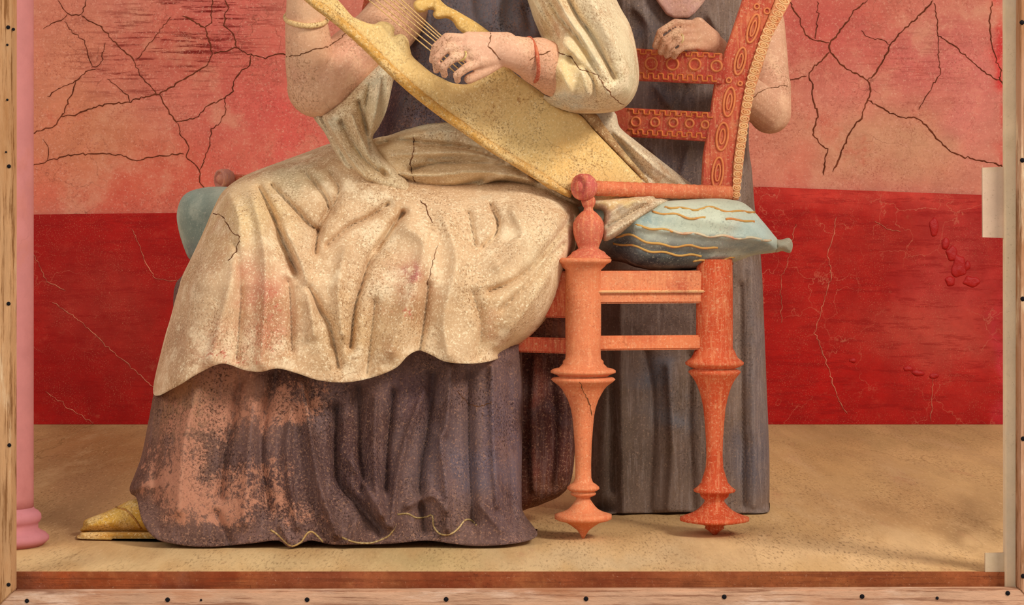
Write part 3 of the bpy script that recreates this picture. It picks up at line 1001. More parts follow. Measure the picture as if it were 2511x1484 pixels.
hw = [13 if i < len(rs) - 4 else 9 for i in range(len(rs))]
rimpoly = [tuple(rs[i] - nr_[i] * hw[i]) for i in range(len(rs))] + [tuple(rs[i] + nr_[i] * hw[i]) for i in range(len(rs) - 1, -1, -1)]
o = relief('rim', rimpoly, lambda X, Y: hd(X, Y) + .004, .012, 11, M_gold, harp, step=6, Tb=.03, base=(204, 150, 72), alpha=.06, sharp=True,
           blobs=[(1300, 420, 140, 60, (206, 158, 92), .8)])[0]
tag(o, 'darker ochre rim')
arm1 = [(690, -140), (770, -60), (829, 0), (864, 40), (884, 54), (900, 70), (890, 90), (858, 72), (812, 34), (768, 1), (700, -62), (640, -130)]
relief('arm', arm1, lambda X, Y: hd(X, Y) + .012, .012, 9, M_gold, harp, step=6, Tb=.02, base=(222, 182, 112), alpha=.25)
arm2 = [(1010, -100), (1080, 0), (1121, 27), (1162, 51), (1192, 72), (1220, 96), (1180, 110), (1140, 84), (1121, 70), (1113, 57), (1104, 48), (1092, 45), (1076, 47), (1066, 44), (1061, 34), (1064, 25), (1050, 24), (1040, 30),
        (1024, 30), (1014, 18), (1016, 4), (1028, -2), (1036, -10), (990, -80)]
relief('arm', arm2, lambda X, Y: hd(X, Y) + .02, .014, 10, M_gold, harp, step=5, Tb=.02, base=(218, 176, 102), alpha=.12,
       blobs=[(1100, 40, 40, 14, (212, 158, 76), .7)])
side = [(1404, 272), (1436, 274), (1462, 280), (1480, 305), (1520, 358), (1555, 400), (1580, 428), (1600, 450), (1620, 490), (1596, 490), (1577, 446), (1540, 406), (1499, 364), (1458, 321), (1420, 280)]
o = relief('side_panel', side, lambda X, Y: hd(X, Y) + .018, .01, 7, M_gold, harp, step=5, Tb=.03, base=(160, 120, 80), alpha=.05)[0]
tag(o, 'brown side face of the sound box')
for (a, b, c, d) in [(905, -30, 1072, 106), (922, -30, 1075, 98), (938, -30, 1078, 92), (952, -30, 1080, 86), (885, -30, 1066, 118), (868, -30, 1060, 128)]:
    tube('string', [P(a, b, 3.80), P((a + c) / 2, (b + d) / 2, 3.81), P(c, d, 3.82), P(c + 70, d + 62, 3.85)], .0011, M_gold, harp, (206, 164, 104), 6)

# ------------------------------------------------------------------ seated person
SKIN = (216, 164, 128)
pers = empty('person', P(900, 1338, 3.9), 'seated person in a cream mantle over a purple dress, playing the harp', 'person')
B = []


def cap(a, ra, b, rb, L=None):
    (B if L is None else L).append((P(*a), ra, P(*b), rb))


# trunk, hips and legs under the clothes
cap((1370, 430, 4.22), .10, (1270, 200, 4.2), .085)
cap((1270, 200, 4.2), .085, (1180, -30, 4.2), .085)
cap((1180, -30, 4.2), .08, (1170, -110, 4.17), .05)
cap((1040, -60, 4.17), .05, (1320, -70, 4.2), .05)
cap((1170, -110, 4.15), .045, (1160, -190, 4.12), .045)
cap((1158, -250, 4.11), .075, (1152, -300, 4.12), .082)
cap((1145, -215, 4.07), .045, (1150, -250, 4.08), .06)
cap((1130, -262, 4.03), .010, (1128, -240, 4.018), .013)
cap((1340, 480, 4.22), .075, (680, 560, 4.1), .05)
cap((680, 560, 4.1), .045, (560, 1180, 4.06), .032)
cap((1360, 490, 4.17), .075, (960, 590, 4.07), .05)
cap((960, 590, 4.07), .045, (1000, 1150, 4.07), .032)
# the arm bent up at the left: upper arm, elbow, forearm raised to the strings
cap((1040, -40, 4.13), .055, (930, 90, 4.02), .056)
cap((930, 90, 4.02), .056, (796, 200, 3.98), .056)
cap((800, 190, 3.98), .056, (776, 216, 3.98), .054)
cap((776, 216, 3.98), .053, (762, 150, 3.96), .047)
cap((762, 150, 3.96), .046, (750, 50, 3.94), .038)
cap((750, 50, 3.94), .037, (744, -70, 3.9), .028)
cap((744, -70, 3.9), .028, (760, -150, 3.88), .03)
for (x, y) in ((725, -200), (742, -214), (758, -220), (775, -215)):
    cap((750 + (x - 750) * .4, -150, 3.88), .011, (x, y, 3.86), .009)
    cap((x, y, 3.86), .009, (x + 14, y - 40, 3.85), .007)
cap((770, -120, 3.88), .012, (800, -170, 3.85), .009)
# the other arm: shoulder, elbow in the sleeve, forearm across to the strings
cap((1320, -60, 4.16), .06, (1470, 200, 4.02), .05)
cap((1470, 200, 4.02), .045, (1365, 174, 3.87), .046)
cap((1365, 174, 3.87), .047, (1320, 150, 3.825), .042)
cap((1320, 150, 3.825), .041, (1266, 130, 3.785), .030)
# hand: back of the hand, then four fingers and the thumb
cap((1272, 132, 3.785), .030, (1230, 122, 3.765), .027)
cap((1240, 112, 3.77), .024, (1150, 100, 3.745), .016)
cap((1240, 120, 3.77), .022, (1150, 118, 3.74), .016)
cap((1240, 130, 3.77), .019, (1160, 134, 3.74), .015)
cap((1235, 138, 3.77), .015, (1180, 150, 3.742), .013)


def finger(pts, r0, L=None):
    n = len(pts)
    for i in range(n - 1):
        ra = r0 * (1 - .12 * i)
        cap(pts[i], ra, pts[i + 1], r0 * (1 - .12 * (i + 1)), L)


finger([(1150, 97, 3.743), (1096, 92, 3.735), (1068, 116, 3.738), (1060, 148, 3.752)], .0098)
finger([(1150, 116, 3.74), (1094, 118, 3.73), (1069, 144, 3.732), (1070, 172, 3.748)], .0096)
finger([(1160, 134, 3.74), (1112, 142, 3.728), (1086, 164, 3.73), (1090, 184, 3.745)], .0094)
finger([(1182, 150, 3.742), (1144, 166, 3.73), (1120, 184, 3.73), (1122, 197, 3.742)], .0092)
finger([(1226, 150, 3.768), (1186, 176, 3.75), (1150, 194, 3.745)], .0112)
body = capsule_body('body', B, .0024, M_skin, pers, SKIN, blobs=[(770, 180, 80, 110, (206, 158, 120), .6), (760, 40, 50, 50, (220, 178, 138), .8), (880, 130, 70, 70, (204, 146, 120), .6), (1180, 120, 130, 60, (222, 170, 140), .7),
                                                                (1320, 170, 50, 70, (208, 152, 118), .7)], smooth=2, dec=.35)
# hair, out of the picture but on the head
relief('hair', [(1080, -300), (1090, -370), (1150, -410), (1215, -380), (1230, -310), (1220, -230), (1190, -200), (1185, -280), (1130, -330)], 4.12, .08, 60, M_dress, pers, step=12, base=(90, 60, 44))


def bracelet(name, cx, cy, d, rx, ry, tilt, r, col, par, mat, depth=.04, n=32):
    pts = []
    for i in range(n):
        a = 2 * math.pi * i / n
        u, v = rx * math.cos(a), ry * math.sin(a)
        x = cx + u * math.cos(tilt) - v * math.sin(tilt)
        y = cy + u * math.sin(tilt) + v * math.cos(tilt)
        dd = d - depth * math.sin(a) if abs(rx) > abs(ry) else d - depth * math.cos(a)
        pts.append(P(x, y, dd))
    return tube(name, pts, r, mat, par, col, 8, True)


tag(bracelet('bracelet', 751, 45, 3.94, 51, 18, .05, .005, (222, 182, 126), pers, M_gold, .04), 'pale gold bracelet on the raised forearm')
tag(bracelet('bracelet', 1304, 146, 3.812, 15, 54, -.14, .0034, (176, 88, 64), pers, M_red, .041), 'red bracelet on the wrist over the harp')
tag(bracelet('ring', 1133, 136, 3.73, 9, 13, .5, .0016, (200, 170, 100), pers, M_gold, .009, 16), 'thin gold finger ring')

# dress: bodice behind the harp
bodice, _ = relief('dress_bodice', [(930, -160), (1060, -200), (1220, -200), (1340, -160), (1360, 60), (1400, 300), (1420, 470), (1200, 500), (960, 420), (906, 346), (925, 300), (948, 220), (968, 150), (960, 60), (900, -20)], 4.2, .14, 90, M_dress, pers,
                   folds=[([(1150, -40), (1160, 40), (1190, 90)], 20, .014), ([(1230, -30), (1220, 50), (1240, 90)], 26, .02), ([(1060, -20), (1050, 70), (1020, 120)], 16, .012), ([(1010, 190), (990, 260), (960, 330)], 12, .012), ([(1060, 230), (1020, 290), (1000, 340)], 12, .01),
                          ([(1290, 20), (1300, 70)], 12, -.012), ([(940, 240), (930, 340)], 10, -.01)], step=8,
                   base=(128, 120, 124), blobs=[(950, 270, 50, 110, (72, 50, 54), .9), (1060, 290, 60, 30, (112, 98, 110), .7), (1230, 40, 50, 50, (118, 116, 122), .7), (925, 20, 50, 50, (170, 116, 104), .8), (1030, 120, 40, 60, (92, 82, 90), .5)], alpha=.02,
                   ablobs=[(940, 320, 40, 40, .2), (930, 20, 40, 50, .3)])
# skirt
hem = [(335, 1223), (348, 1276), (374, 1315), (410, 1331), (497, 1342), (607, 1334), (681, 1326), (712, 1344), (760, 1326), (812, 1336), (869, 1336), (957, 1334), (1045, 1326), (1110, 1334), (1176, 1340), (1264, 1333), (1312, 1319), (1314, 1300)]
sk_out = [(480, 660), (900, 640), (1240, 700), (1276, 780), (1280, 873), (1282, 980), (1280, 1100), (1279, 1220), (1284, 1258)] + hem[::-1] + [(322, 1212), (318, 1196), (330, 1165), (348, 1114), (366, 1022), (384, 930), (420, 780)]
skf = [([(922, 978), (918, 1078), (922, 1188), (936, 1262)], 11, .022), ([(1106, 900), (1093, 1048), (1080, 1083), (1093, 1188), (1098, 1300)], 11, .022), ([(1207, 900), (1211, 1100), (1220, 1240)], 12, .02), ([(740, 940), (760, 1057), (782, 1188), (826, 1311)], 12, .026),
       ([(1040, 960), (1001, 1065), (975, 1166), (960, 1290)], 10, .016), ([(589, 938), (571, 1030), (550, 1122), (540, 1220)], 12, -.02), ([(677, 916), (660, 980), (640, 1100), (660, 1250)], 14, -.02), ([(826, 1000), (826, 1166), (880, 1240), (935, 1300)], 13, -.03),
       ([(880, 950), (884, 1100), (890, 1200)], 12, -.024), ([(965, 960), (950, 1100), (945, 1200)], 10, -.02), ([(1062, 920), (1050, 1040), (1030, 1180), (1040, 1300)], 14, -.026), ([(1150, 920), (1150, 1100), (1160, 1280)], 14, -.022), ([(1250, 900), (1250, 1100), (1262, 1280)], 12, -.016),
       ([(480, 960), (450, 1100), (440, 1250)], 30, .02), ([(620, 1000), (610, 1130), (600, 1280)], 24, .018), ([(715, 1000), (705, 1130), (730, 1290)], 12, .016), ([(395, 1000), (380, 1120), (380, 1240)], 14, -.012), ([(860, 1130), (905, 1210), (950, 1290)], 12, .018), ([(1180, 1240), (1230, 1300)], 14, .014),
       ([(1000, 1240), (1060, 1215), (1090, 1250)], 12, .02), ([(530, 1260), (560, 1330)], 14, -.014), ([(710, 1330), (690, 1290)], 10, .014), ([(850, 1330), (870, 1280)], 12, .014)]
skirt, sk_d = relief('dress_skirt', sk_out, lambda X, Y: np.interp(Y, [640, 1000, 1340], [4.08, 4.04, 3.96]), .145, 110, M_dress, pers, folds=skf, Tb=.14, step=6, opened=hem, floor=True,
                     base=(108, 82, 74), blobs=[(430, 1160, 110, 150, (120, 84, 66), .8), (700, 1150, 140, 120, (84, 60, 58), .7), (520, 980, 120, 70, (140, 96, 74), .8), (880, 1120, 90, 130, (76, 54, 56), .8), (1090, 1080, 130, 150, (104, 84, 84), .8), (1240, 1100, 40, 200, (106, 88, 96), .8),
                                               (1160, 1150, 100, 50, (104, 94, 104), .6), (430, 960, 70, 90, (180, 134, 98), .95), (560, 930, 110, 40, (170, 116, 88), .8), (520, 1310, 120, 40, (92, 66, 58), .8), (1010, 970, 50, 60, (112, 84, 86), .7)],
                     alpha=.1, ablobs=[(430, 1150, 100, 140, .62), (700, 990, 150, 80, .56), (520, 1010, 110, 80, .6), (640, 1190, 130, 80, .52), (760, 1260, 110, 40, .5), (540, 1230, 120, 80, .6), (880, 1100, 80, 150, .2), (1150, 1100, 200, 250, .12), (500, 1320, 140, 30, .25)])
for pl in ([(664, 1300), (682, 1312), (700, 1330), (716, 1340), (738, 1330), (752, 1310), (764, 1304), (780, 1316), (792, 1330)], [(838, 1318), (870, 1330), (910, 1332), (948, 1318), (962, 1304), (972, 1284)],
           [(974, 1262), (1000, 1260), (1020, 1270), (1046, 1268), (1060, 1264), (1064, 1292), (1080, 1310), (1104, 1310), (1124, 1296), (1140, 1276), (1156, 1276), (1168, 1288)]):
    tag(on_surface('hem_trim', pl, sk_d, .0017, M_gold, skirt, (146, 120, 78), step=6), 'narrow yellowish edge of the hem')
o = relief('underskirt', [(1230, 766), (1400, 766), (1410, 860), (1412, 960), (1410, 1100), (1400, 1180), (1376, 1214), (1340, 1232), (1300, 1246), (1240, 1250), (1200, 1100)], 4.17, .05, 40, M_dress, pers, step=7, floor=True,
           folds=[([(1310, 880), (1304, 1050), (1310, 1200)], 9, .012), ([(1350, 900), (1360, 1050), (1350, 1190)], 12, -.012)],
           base=(92, 50, 40), blobs=[(1370, 800, 60, 30, (182, 120, 96), .9), (1305, 1050, 14, 180, (130, 66, 50), .8), (1360, 1000, 40, 160, (72, 40, 38), .8), (1330, 1200, 60, 40, (100, 60, 40), .7)], alpha=.12)[0]
tag(o, 'dark maroon cloth hanging behind the front chair leg')

# mantle over the lap
man_out = [(376, 966), (398, 850), (418, 780), (430, 735), (446, 680), (470, 630), (498, 570), (524, 510), (548, 468), (590, 436), (640, 414), (700, 392), (760, 370), (810, 352), (870, 346), (960, 380), (1060, 420), (1200, 430), (1300, 430), (1380, 470),
           (1412, 500), (1424, 540), (1418, 590), (1400, 640), (1384, 680), (1366, 730), (1340, 780), (1296, 828), (1246, 860), (1220, 880), (1180, 890), (1132, 892), (1088, 886), (1062, 873), (1028, 860), (1000, 873), (970, 903), (913, 926), (848, 938), (782, 933),
           (729, 916), (681, 904), (640, 912), (600, 908), (545, 892), (490, 914), (430, 950)]
V_ = lambda pts, w_=9, a=-.02: (pts, w_, a)
manf = [V_([(636, 462), (669, 530), (692, 588), (727, 669)], 10, -.034), V_([(666, 455), (712, 501), (756, 548), (782, 568)], 8, -.024), V_([(747, 423), (785, 467), (805, 510), (782, 562), (773, 620)], 9, -.026), V_([(814, 426), (831, 464), (812, 520)], 9, -.02),
        V_([(953, 501), (900, 536), (857, 556), (802, 603)], 8, -.022), V_([(987, 522), (944, 580), (909, 632), (889, 690), (869, 762), (860, 850)], 9, -.026), V_([(706, 690), (712, 733), (716, 860)], 12, -.016), V_([(756, 704), (785, 762), (811, 806), (830, 900)], 10, -.022),
        V_([(994, 522), (963, 559), (926, 615)], 7, -.016), V_([(1202, 503), (1220, 543), (1214, 577), (1183, 608)], 8, -.022), V_([(1149, 522), (1165, 605)], 8, -.014), V_([(1397, 543), (1335, 621), (1273, 683), (1200, 715)], 9, -.022), V_([(1380, 600), (1300, 690), (1230, 760)], 8, -.016),
        V_([(560, 470), (590, 560), (570, 680), (540, 800), (520, 880)], 24, .02), V_([(620, 480), (650, 620), (650, 760), (640, 890)], 22, .022), V_([(700, 560), (750, 680), (770, 820)], 14, .018), V_([(850, 610), (830, 700), (840, 820)], 18, .018), V_([(1000, 560), (1040, 600), (1010, 720), (960, 860)], 34, .024),
        V_([(1090, 540), (1120, 640), (1090, 780), (1100, 870)], 26, .02), V_([(1260, 520), (1280, 580), (1220, 650)], 20, .016), V_([(1340, 680), (1290, 760), (1220, 850)], 14, .014), V_([(1050, 700), (1040, 790), (1030, 860)], 11, -.02), V_([(1160, 720), (1180, 800), (1170, 880)], 14, -.014),
        V_([(480, 640), (455, 740), (430, 860)], 10, -.012), V_([(580, 600), (590, 720), (580, 880)], 10, -.014), V_([(920, 740), (910, 830), (900, 920)], 12, -.016)]
mantle, man_d = relief('mantle_lap', man_out, lambda X, Y: np.interp(Y, [340, 480, 700, 940], [4.17, 4.1, 4.02, 4.0]), .17, 95, M_cloth, pers, folds=manf, Tb=.1, step=6, rough=.0016,
                       opened=[(376, 966), (430, 950), (490, 914), (545, 892), (600, 908), (640, 912), (681, 904), (729, 916), (782, 933), (848, 938), (913, 926), (970, 903), (1000, 873), (1028, 860), (1062, 873), (1088, 886), (1132, 892), (1180, 890), (1220, 880)],
                       base=(212, 176, 136), blobs=[(600, 520, 110, 90, (222, 190, 138), .8), (820, 440, 130, 70, (194, 160, 120), .7), (1080, 560, 150, 70, (216, 180, 138), .7), (640, 770, 60, 120, (192, 112, 88), .8), (560, 860, 130, 60, (192, 132, 100), .7), (1000, 700, 50, 50, (190, 128, 96), .8),
                                                    (1030, 745, 46, 40, (160, 108, 66), .7), (1200, 760, 160, 110, (208, 172, 128), .6), (1330, 620, 70, 120, (220, 190, 148), .8), (430, 850, 50, 110, (190, 150, 114), .8), (900, 820, 120, 90, (204, 166, 116), .6), (760, 880, 160, 40, (190, 150, 108), .6),
                                                    (1240, 850, 90, 40, (224, 192, 148), .7), (720, 430, 60, 40, (176, 164, 128), .6), (1004, 682, 14, 20, (176, 104, 100), .8)], alpha=.14,
                       ablobs=[(640, 790, 60, 110, .42), (560, 870, 130, 50, .4), (1000, 740, 90, 70, .4), (900, 680, 60, 50, .28), (1250, 790, 80, 40, .3)])
# sash roll across the lap
sash_f = [V_([(926, 354), (979, 342), (1041, 351), (1134, 361), (1211, 382), (1280, 420)], 8, -.024), V_([(1010, 416), (1072, 401), (1165, 398), (1258, 410), (1320, 440)], 8, -.024), V_([(979, 441), (1025, 457), (1103, 460), (1180, 444)], 8, -.024), V_([(960, 345), (1050, 325), (1140, 318)], 9, .016),
          V_([(960, 380), (1060, 375), (1180, 380), (1300, 425)], 11, .018), V_([(980, 425), (1060, 430), (1180, 420), (1300, 440)], 10, .018), V_([(960, 466), (1050, 476), (1150, 462), (1230, 436)], 9, .02), V_([(1050, 390), (1150, 384), (1240, 398)], 6, -.014)]
relief('mantle_sash', [(905, 352), (960, 330), (1020, 310), (1090, 300), (1160, 306), (1240, 350), (1320, 410), (1392, 468), (1420, 500), (1380, 500), (1340, 484), (1290, 462), (1228, 448), (1190, 458), (1134, 480), (1080, 490), (1020, 494), (970, 478), (930, 440)],
       4.06, .085, 45, M_cloth, pers, folds=sash_f, step=5, Tb=.06, base=(216, 184, 138), blobs=[(1060, 320, 100, 18, (208, 200, 170), .7), (1100, 380, 150, 30, (208, 176, 134), .5), (1330, 450, 60, 30, (188, 150, 106), .7), (1060, 470, 90, 20, (226, 194, 140), .6)], alpha=.1, rough=.001)
# strap of mantle falling from the raised arm
strap_f = [V_([(786, 284), (824, 357), (874, 426), (926, 466)], 7, -.022), V_([(836, 300), (886, 382), (942, 430)], 7, -.022), V_([(880, 250), (900, 330), (911, 382), (950, 430)], 6, -.02), V_([(806, 300), (850, 375), (900, 440)], 8, .016), V_([(862, 280), (890, 350), (930, 410)], 8, .018),
           V_([(935, 190), (920, 280), (905, 330)], 9, .014), V_([(905, 210), (895, 280), (900, 320)], 7, -.014)]
relief('mantle_strap', [(768, 284), (800, 268), (840, 232), (880, 196), (920, 160), (950, 134), (972, 160), (962, 210), (948, 270), (930, 310), (914, 340), (936, 376), (972, 410), (1010, 450), (1036, 486), (990, 490), (940, 480), (890, 462), (850, 420), (820, 372), (796, 326)],
       4.0, .06, 40, M_cloth, pers, folds=strap_f, step=5, Tb=.05, base=(214, 190, 150), blobs=[(930, 200, 40, 80, (200, 196, 168), .7), (800, 310, 30, 50, (204, 200, 172), .7), (900, 280, 30, 60, (196, 160, 108), .5), (900, 440, 60, 40, (218, 184, 136), .7)], alpha=.08)
# sleeve
slv_f = [V_([(1330, -40), (1370, 40), (1430, 110), (1480, 200)], 8, -.024), V_([(1370, -60), (1410, 30), (1460, 100), (1505, 190)], 8, -.024), V_([(1300, -30), (1340, 40), (1372, 100)], 8, -.02), V_([(1348, -40), (1390, 40), (1450, 130), (1490, 230)], 8, .016), V_([(1310, 0), (1360, 80), (1420, 150), (1440, 230)], 12, .016),
         V_([(1430, -60), (1480, 60), (1530, 150), (1540, 220)], 24, .02), V_([(1400, 140), (1450, 190), (1460, 250)], 9, -.018), V_([(1360, 250), (1420, 256), (1470, 262)], 7, -.012), V_([(1380, 180), (1400, 230)], 12, .012)]
relief('mantle_sleeve', [(1180, -300), (1286, -20), (1310, 50), (1334, 100), (1346, 112), (1356, 150), (1358, 200), (1352, 236), (1330, 232), (1332, 246), (1360, 264), (1410, 278), (1470, 278), (1520, 270), (1552, 242), (1567, 196), (1562, 130), (1546, 64), (1514, 4), (1460, -120), (1340, -300)],
       3.985, .185, 80, M_cloth, pers, folds=slv_f, step=6, Tb=.08, opened=[(1334, 100), (1346, 112), (1356, 150), (1358, 200), (1352, 236), (1340, 240)], base=(220, 194, 152), blobs=[(1480, 60, 60, 100, (222, 198, 160), .7), (1540, 180, 34, 90, (204, 190, 152), .8), (1400, 180, 50, 60, (228, 196, 136), .8), (1340, 60, 30, 70, (216, 180, 122), .6), (1400, 262, 70, 18, (196, 194, 174), .8),
                                                                                                 (1450, 100, 24, 70, (204, 190, 156), .6)], alpha=.05, rough=.001)
# mantle falling behind the harp and its tail on the cushion
relief('mantle_back', [(1400, 250), (1500, 270), (1520, 312), (1560, 346), (1610, 385), (1660, 424), (1704, 458), (1722, 474), (1660, 490), (1600, 520), (1540, 562), (1484, 592), (1474, 560), (1480, 520), (1440, 500), (1400, 400)],
       lambda X, Y: np.interp(Y, [250, 455, 495, 595], [4.08, 4.07, 4.0, 3.975]) + .07 * np.clip((X - 1600) / 70.0, 0, 1), .04, 26, M_cloth, pers, folds=[V_([(1530, 340), (1620, 420), (1690, 460)], 10, .014), V_([(1500, 330), (1580, 420), (1620, 460)], 8, -.012), V_([(1650, 486), (1570, 530), (1490, 580)], 6, .014), V_([(1620, 480), (1550, 520), (1490, 556)], 5, -.014), V_([(1560, 490), (1520, 510), (1490, 530)], 6, .01)],
       step=5, Tb=.03, base=(204, 184, 152), blobs=[(1560, 530, 80, 30, (170, 148, 124), .8), (1500, 500, 60, 14, (222, 186, 120), .8), (1470, 300, 40, 30, (206, 184, 160), .6)], alpha=.06)

# slipper
slip, sl_d = relief('slipper', [(204, 1290), (208, 1276), (236, 1264), (263, 1254), (296, 1238), (322, 1226), (350, 1226), (420, 1240), (430, 1306), (330, 1308), (206, 1306)], 3.99, .045, 34, M_gold, pers, step=4, base=(206, 158, 64),
                    blobs=[(240, 1286, 40, 20, (200, 150, 44), .8), (300, 1270, 30, 24, (210, 170, 90), .7)], alpha=.1, wob=6)
tag(slip, 'yellow ochre slipper showing under the hem')
on_surface('slipper_seam', [(285, 1244), (310, 1252), (330, 1272), (346, 1296)], sl_d, .002, M_gold, slip, (170, 116, 50))
relief('slipper_sole', [(187, 1318), (196, 1310), (210, 1305), (330, 1304), (410, 1308), (430, 1326), (300, 1324), (200, 1322)], 3.955, .03, 8, M_gold, slip, step=4, base=(196, 142, 64), floor=True, alpha=.05)

# ------------------------------------------------------------------ standing person behind the chair
gp = empty('person', P(1690, HY + FLK / 4.42, 4.42), 'standing person in a grey dress behind the chair, one hand on its back rail', 'person')
G = []
cap((1690, 330, 4.46), .11, (1690, 0, 4.46), .1, G)
cap((1690, 0, 4.46), .1, (1690, -90, 4.46), .045, G)
cap((1580, -60, 4.46), .045, (1840, -70, 4.46), .045, G)
cap((1690, -90, 4.46), .042, (1690, -160, 4.45), .042, G)
cap((1690, -215, 4.44), .07, (1690, -260, 4.45), .075, G)
cap((1688, -180, 4.41), .04, (1690, -215, 4.43), .055, G)
cap((1686, -222, 4.365), .009, (1684, -200, 4.355), .012, G)
cap((1640, 330, 4.46), .08, (1640, 1180, 4.44), .035, G)
cap((1740, 330, 4.46), .08, (1740, 1180, 4.44), .035, G)
# arm at the right: upper arm down to the elbow, forearm back to the rail
cap((1850, -70, 4.45), .045, (1872, 60, 4.38), .042, G)
cap((1872, 60, 4.38), .043, (1886, 210, 4.3), .041, G)
cap((1886, 210, 4.3), .043, (1888, 276, 4.28), .042, G)
cap((1888, 276, 4.28), .04, (1810, 215, 4.19), .036, G)
cap((1810, 215, 4.19), .036, (1752, 122, 4.08), .027, G)
# hand over the rail
hand0 = len(G) - 1
cap((1752, 122, 4.08), .026, (1738, 104, 4.062), .024, G)
cap((1740, 98, 4.065), .022, (1712, 60, 4.056), .014, G)
cap((1738, 104, 4.06), .020, (1714, 78, 4.05), .014, G)
cap((1738, 110, 4.06), .017, (1716, 96, 4.045), .013, G)
cap((1740, 114, 4.06), .015, (1718, 113, 4.042), .011, G)


def gfinger(pts, r0):
    for i in range(len(pts) - 1):
        cap(pts[i], r0 * (1 - .06 * i), pts[i + 1], r0 * (1 - .06 * (i + 1)), G)


gfinger([(1712, 60, 4.054), (1655, 55, 4.04), (1619, 78, 4.034), (1607, 113, 4.045)], .0078)
gfinger([(1714, 78, 4.048), (1659, 77, 4.03), (1630, 98, 4.026), (1620, 128, 4.04)], .0078)
gfinger([(1716, 96, 4.042), (1665, 97, 4.024), (1643, 115, 4.022), (1635, 137, 4.036)], .0074)
gfinger([(1718, 113, 4.04), (1676, 116, 4.022), (1660, 128, 4.024), (1653, 140, 4.034)], .0066)
finger([(1740, 124, 4.07), (1716, 134, 4.085), (1694, 128, 4.1)], .0105, G)
def push(p, dd):
    k_ = (p[1] + dd) / p[1]
    return (p[0] * k_, p[1] + dd, H + (p[2] - H) * k_)


G = G[:hand0] + [(push(a, .055), ra, push(b, .055), rb) for (a, ra, b, rb) in G[hand0:]]
capsule_body('body', G, .0024, M_skin, gp, (204, 152, 118), blobs=[(1890, 200, 60, 140, (192, 142, 112), .8), (1680, 90, 70, 50, (212, 158, 122), .7)], smooth=2, dec=.35)
relief('hair', [(1620, -220), (1624, -300), (1690, -345), (1756, -300), (1762, -220), (1750, -160), (1734, -220), (1690, -280), (1644, -220), (1634, -160)], 4.46, .07, 40, M_dress, gp, step=12, base=(80, 54, 40))
tag(bracelet('ring', 1668, 96, 4.085, 7, 12, .2, .002, (226, 196, 140), gp, M_gold, .01, 16), 'pale finger ring')
gfold = [V_([(1520, 700), (1524, 1000), (1530, 1260)], 12, .016), V_([(1580, 860), (1600, 1000), (1590, 1260)], 16, -.014), V_([(1640, 900), (1650, 1100), (1640, 1250)], 14, .014), V_([(1690, 870), (1690, 1050), (1700, 1250)], 12, -.012), V_([(1840, 660), (1846, 900), (1850, 1240)], 10, .014),
         V_([(1560, 20), (1590, 60), (1590, 120)], 14, .014), V_([(1740, 40), (1760, 80)], 10, .012), V_([(1610, 215), (1640, 260)], 10, .01), V_([(1680, 210), (1660, 260)], 8, -.01), V_([(1600, 370), (1640, 440)], 12, .01), V_([(1690, 360), (1670, 430)], 10, .01), V_([(1500, 860), (1500, 1200)], 9, -.014),
         V_([(1815, 700), (1822, 1240)], 8, -.012)]
ghem = [(1440, 1254), (1520, 1259), (1600, 1258), (1700, 1256), (1800, 1259), (1880, 1257)]
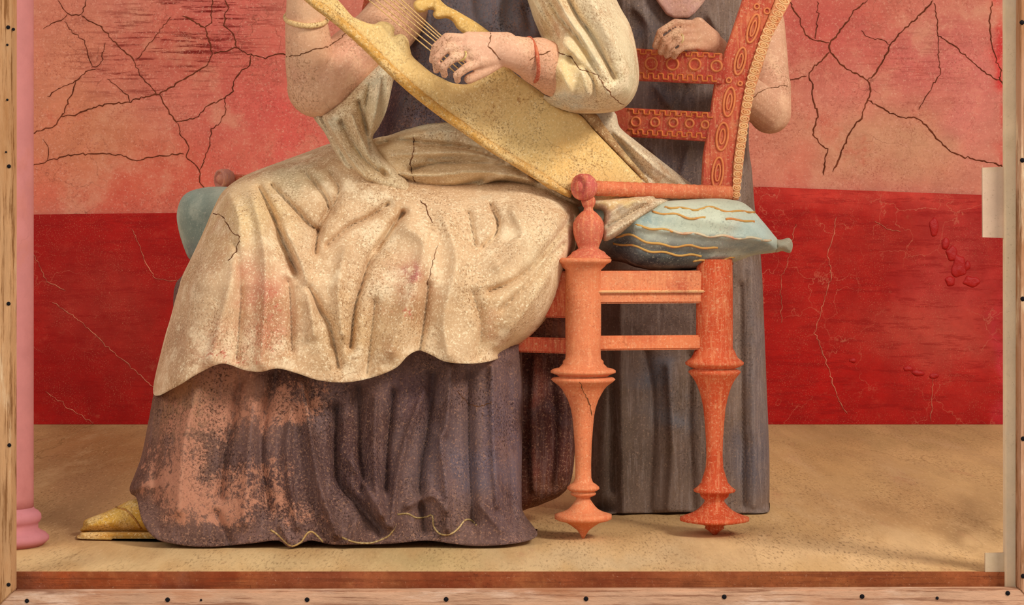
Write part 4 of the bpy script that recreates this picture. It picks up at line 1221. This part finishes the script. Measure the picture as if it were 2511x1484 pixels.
dress2, g_d = relief('dress', [(1480, -200), (1600, -220), (1780, -220), (1860, -150), (1850, 100), (1836, 330), (1844, 420), (1850, 500), (1860, 580), (1868, 660), (1874, 800), (1880, 950), (1886, 1100), (1887, 1190), (1886, 1240)] + ghem[::-1] + [(1436, 1100), (1450, 800), (1470, 400), (1480, 60)],
                      lambda X, Y: np.interp(Y, [-200, 500, 1260], [4.45, 4.43, 4.42]), .125, 60, M_grey, gp, folds=gfold, Tb=.1, step=7, opened=ghem, floor=True,
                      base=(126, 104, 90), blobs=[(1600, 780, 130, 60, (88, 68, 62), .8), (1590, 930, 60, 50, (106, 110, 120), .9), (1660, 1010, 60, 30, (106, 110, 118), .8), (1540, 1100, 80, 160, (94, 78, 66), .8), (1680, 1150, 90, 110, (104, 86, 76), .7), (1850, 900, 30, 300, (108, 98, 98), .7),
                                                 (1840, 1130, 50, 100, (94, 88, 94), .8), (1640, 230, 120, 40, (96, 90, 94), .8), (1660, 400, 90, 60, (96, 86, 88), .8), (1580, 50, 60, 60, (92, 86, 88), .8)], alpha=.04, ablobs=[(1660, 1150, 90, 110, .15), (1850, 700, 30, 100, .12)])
relief('undergarment', [(1590, -60), (1606, -4), (1620, 16), (1634, 36), (1654, 45), (1688, 44), (1704, 32), (1720, 13), (1732, -4), (1740, -60)], 4.3, .004, 8, M_skin, gp, step=5, Tb=.02, base=(206, 160, 146), sharp=True)


# ------------------------------------------------------------------ fissures running over the figures
from mathutils.bvhtree import BVHTree


def surf_crack(objname, pts, r=.0011, col=(112, 72, 46)):
    ob = bpy.data.objects[objname]
    me = ob.data
    bvh = BVHTree.FromPolygons([v.co for v in me.vertices], [p.vertices for p in me.polygons])
    pp = resample(np.array(pts), 6, closed=False)
    pp = pp + rng.normal(0, 1.2, pp.shape)
    eye = Vector((0, 0, H))
    out = []
    for a, b in pp:
        hit = bvh.ray_cast(eye, (Vector(P(a, b, 4.0)) - eye).normalized())
        if hit[0] is not None:
            out.append(hit[0])
    if len(out) > 2:
        tube('crack', out, [r * (.5 + .8 * rng.random()) for _ in out], M_crack, ob, col, 5)


surf_crack('body', [(704, 138), (735, 136), (768, 122), (800, 116), (822, 102), (840, 92), (850, 76)])
surf_crack('body', [(1206, 76), (1197, 112), (1214, 132), (1226, 146)])
surf_crack('body', [(1296, 148), (1326, 132), (1350, 126)])
surf_crack('mantle_sleeve', [(1362, 126), (1400, 140), (1420, 168), (1466, 186), (1484, 214), (1500, 236), (1530, 258)])
surf_crack('mantle_lap', [(525, 522), (550, 534), (558, 552), (570, 572), (588, 580), (578, 616), (562, 640)])
surf_crack('mantle_lap', [(1030, 492), (1044, 506), (1060, 548)])
surf_crack('mantle_lap', [(1048, 700), (1066, 622), (1074, 600)], .0008)
surf_crack('mantle_sash', [(1012, 330), (1016, 360), (1006, 400), (1012, 432), (1030, 478)])
surf_crack('body.001', [(1846, 240), (1866, 222), (1890, 214), (1930, 210)])
surf_crack('leg', [(1420, 934), (1434, 966), (1446, 992), (1450, 1020)], .0009)
surf_crack('dress_skirt', [(1124, 960), (1148, 992), (1176, 998), (1212, 984)], .0009)
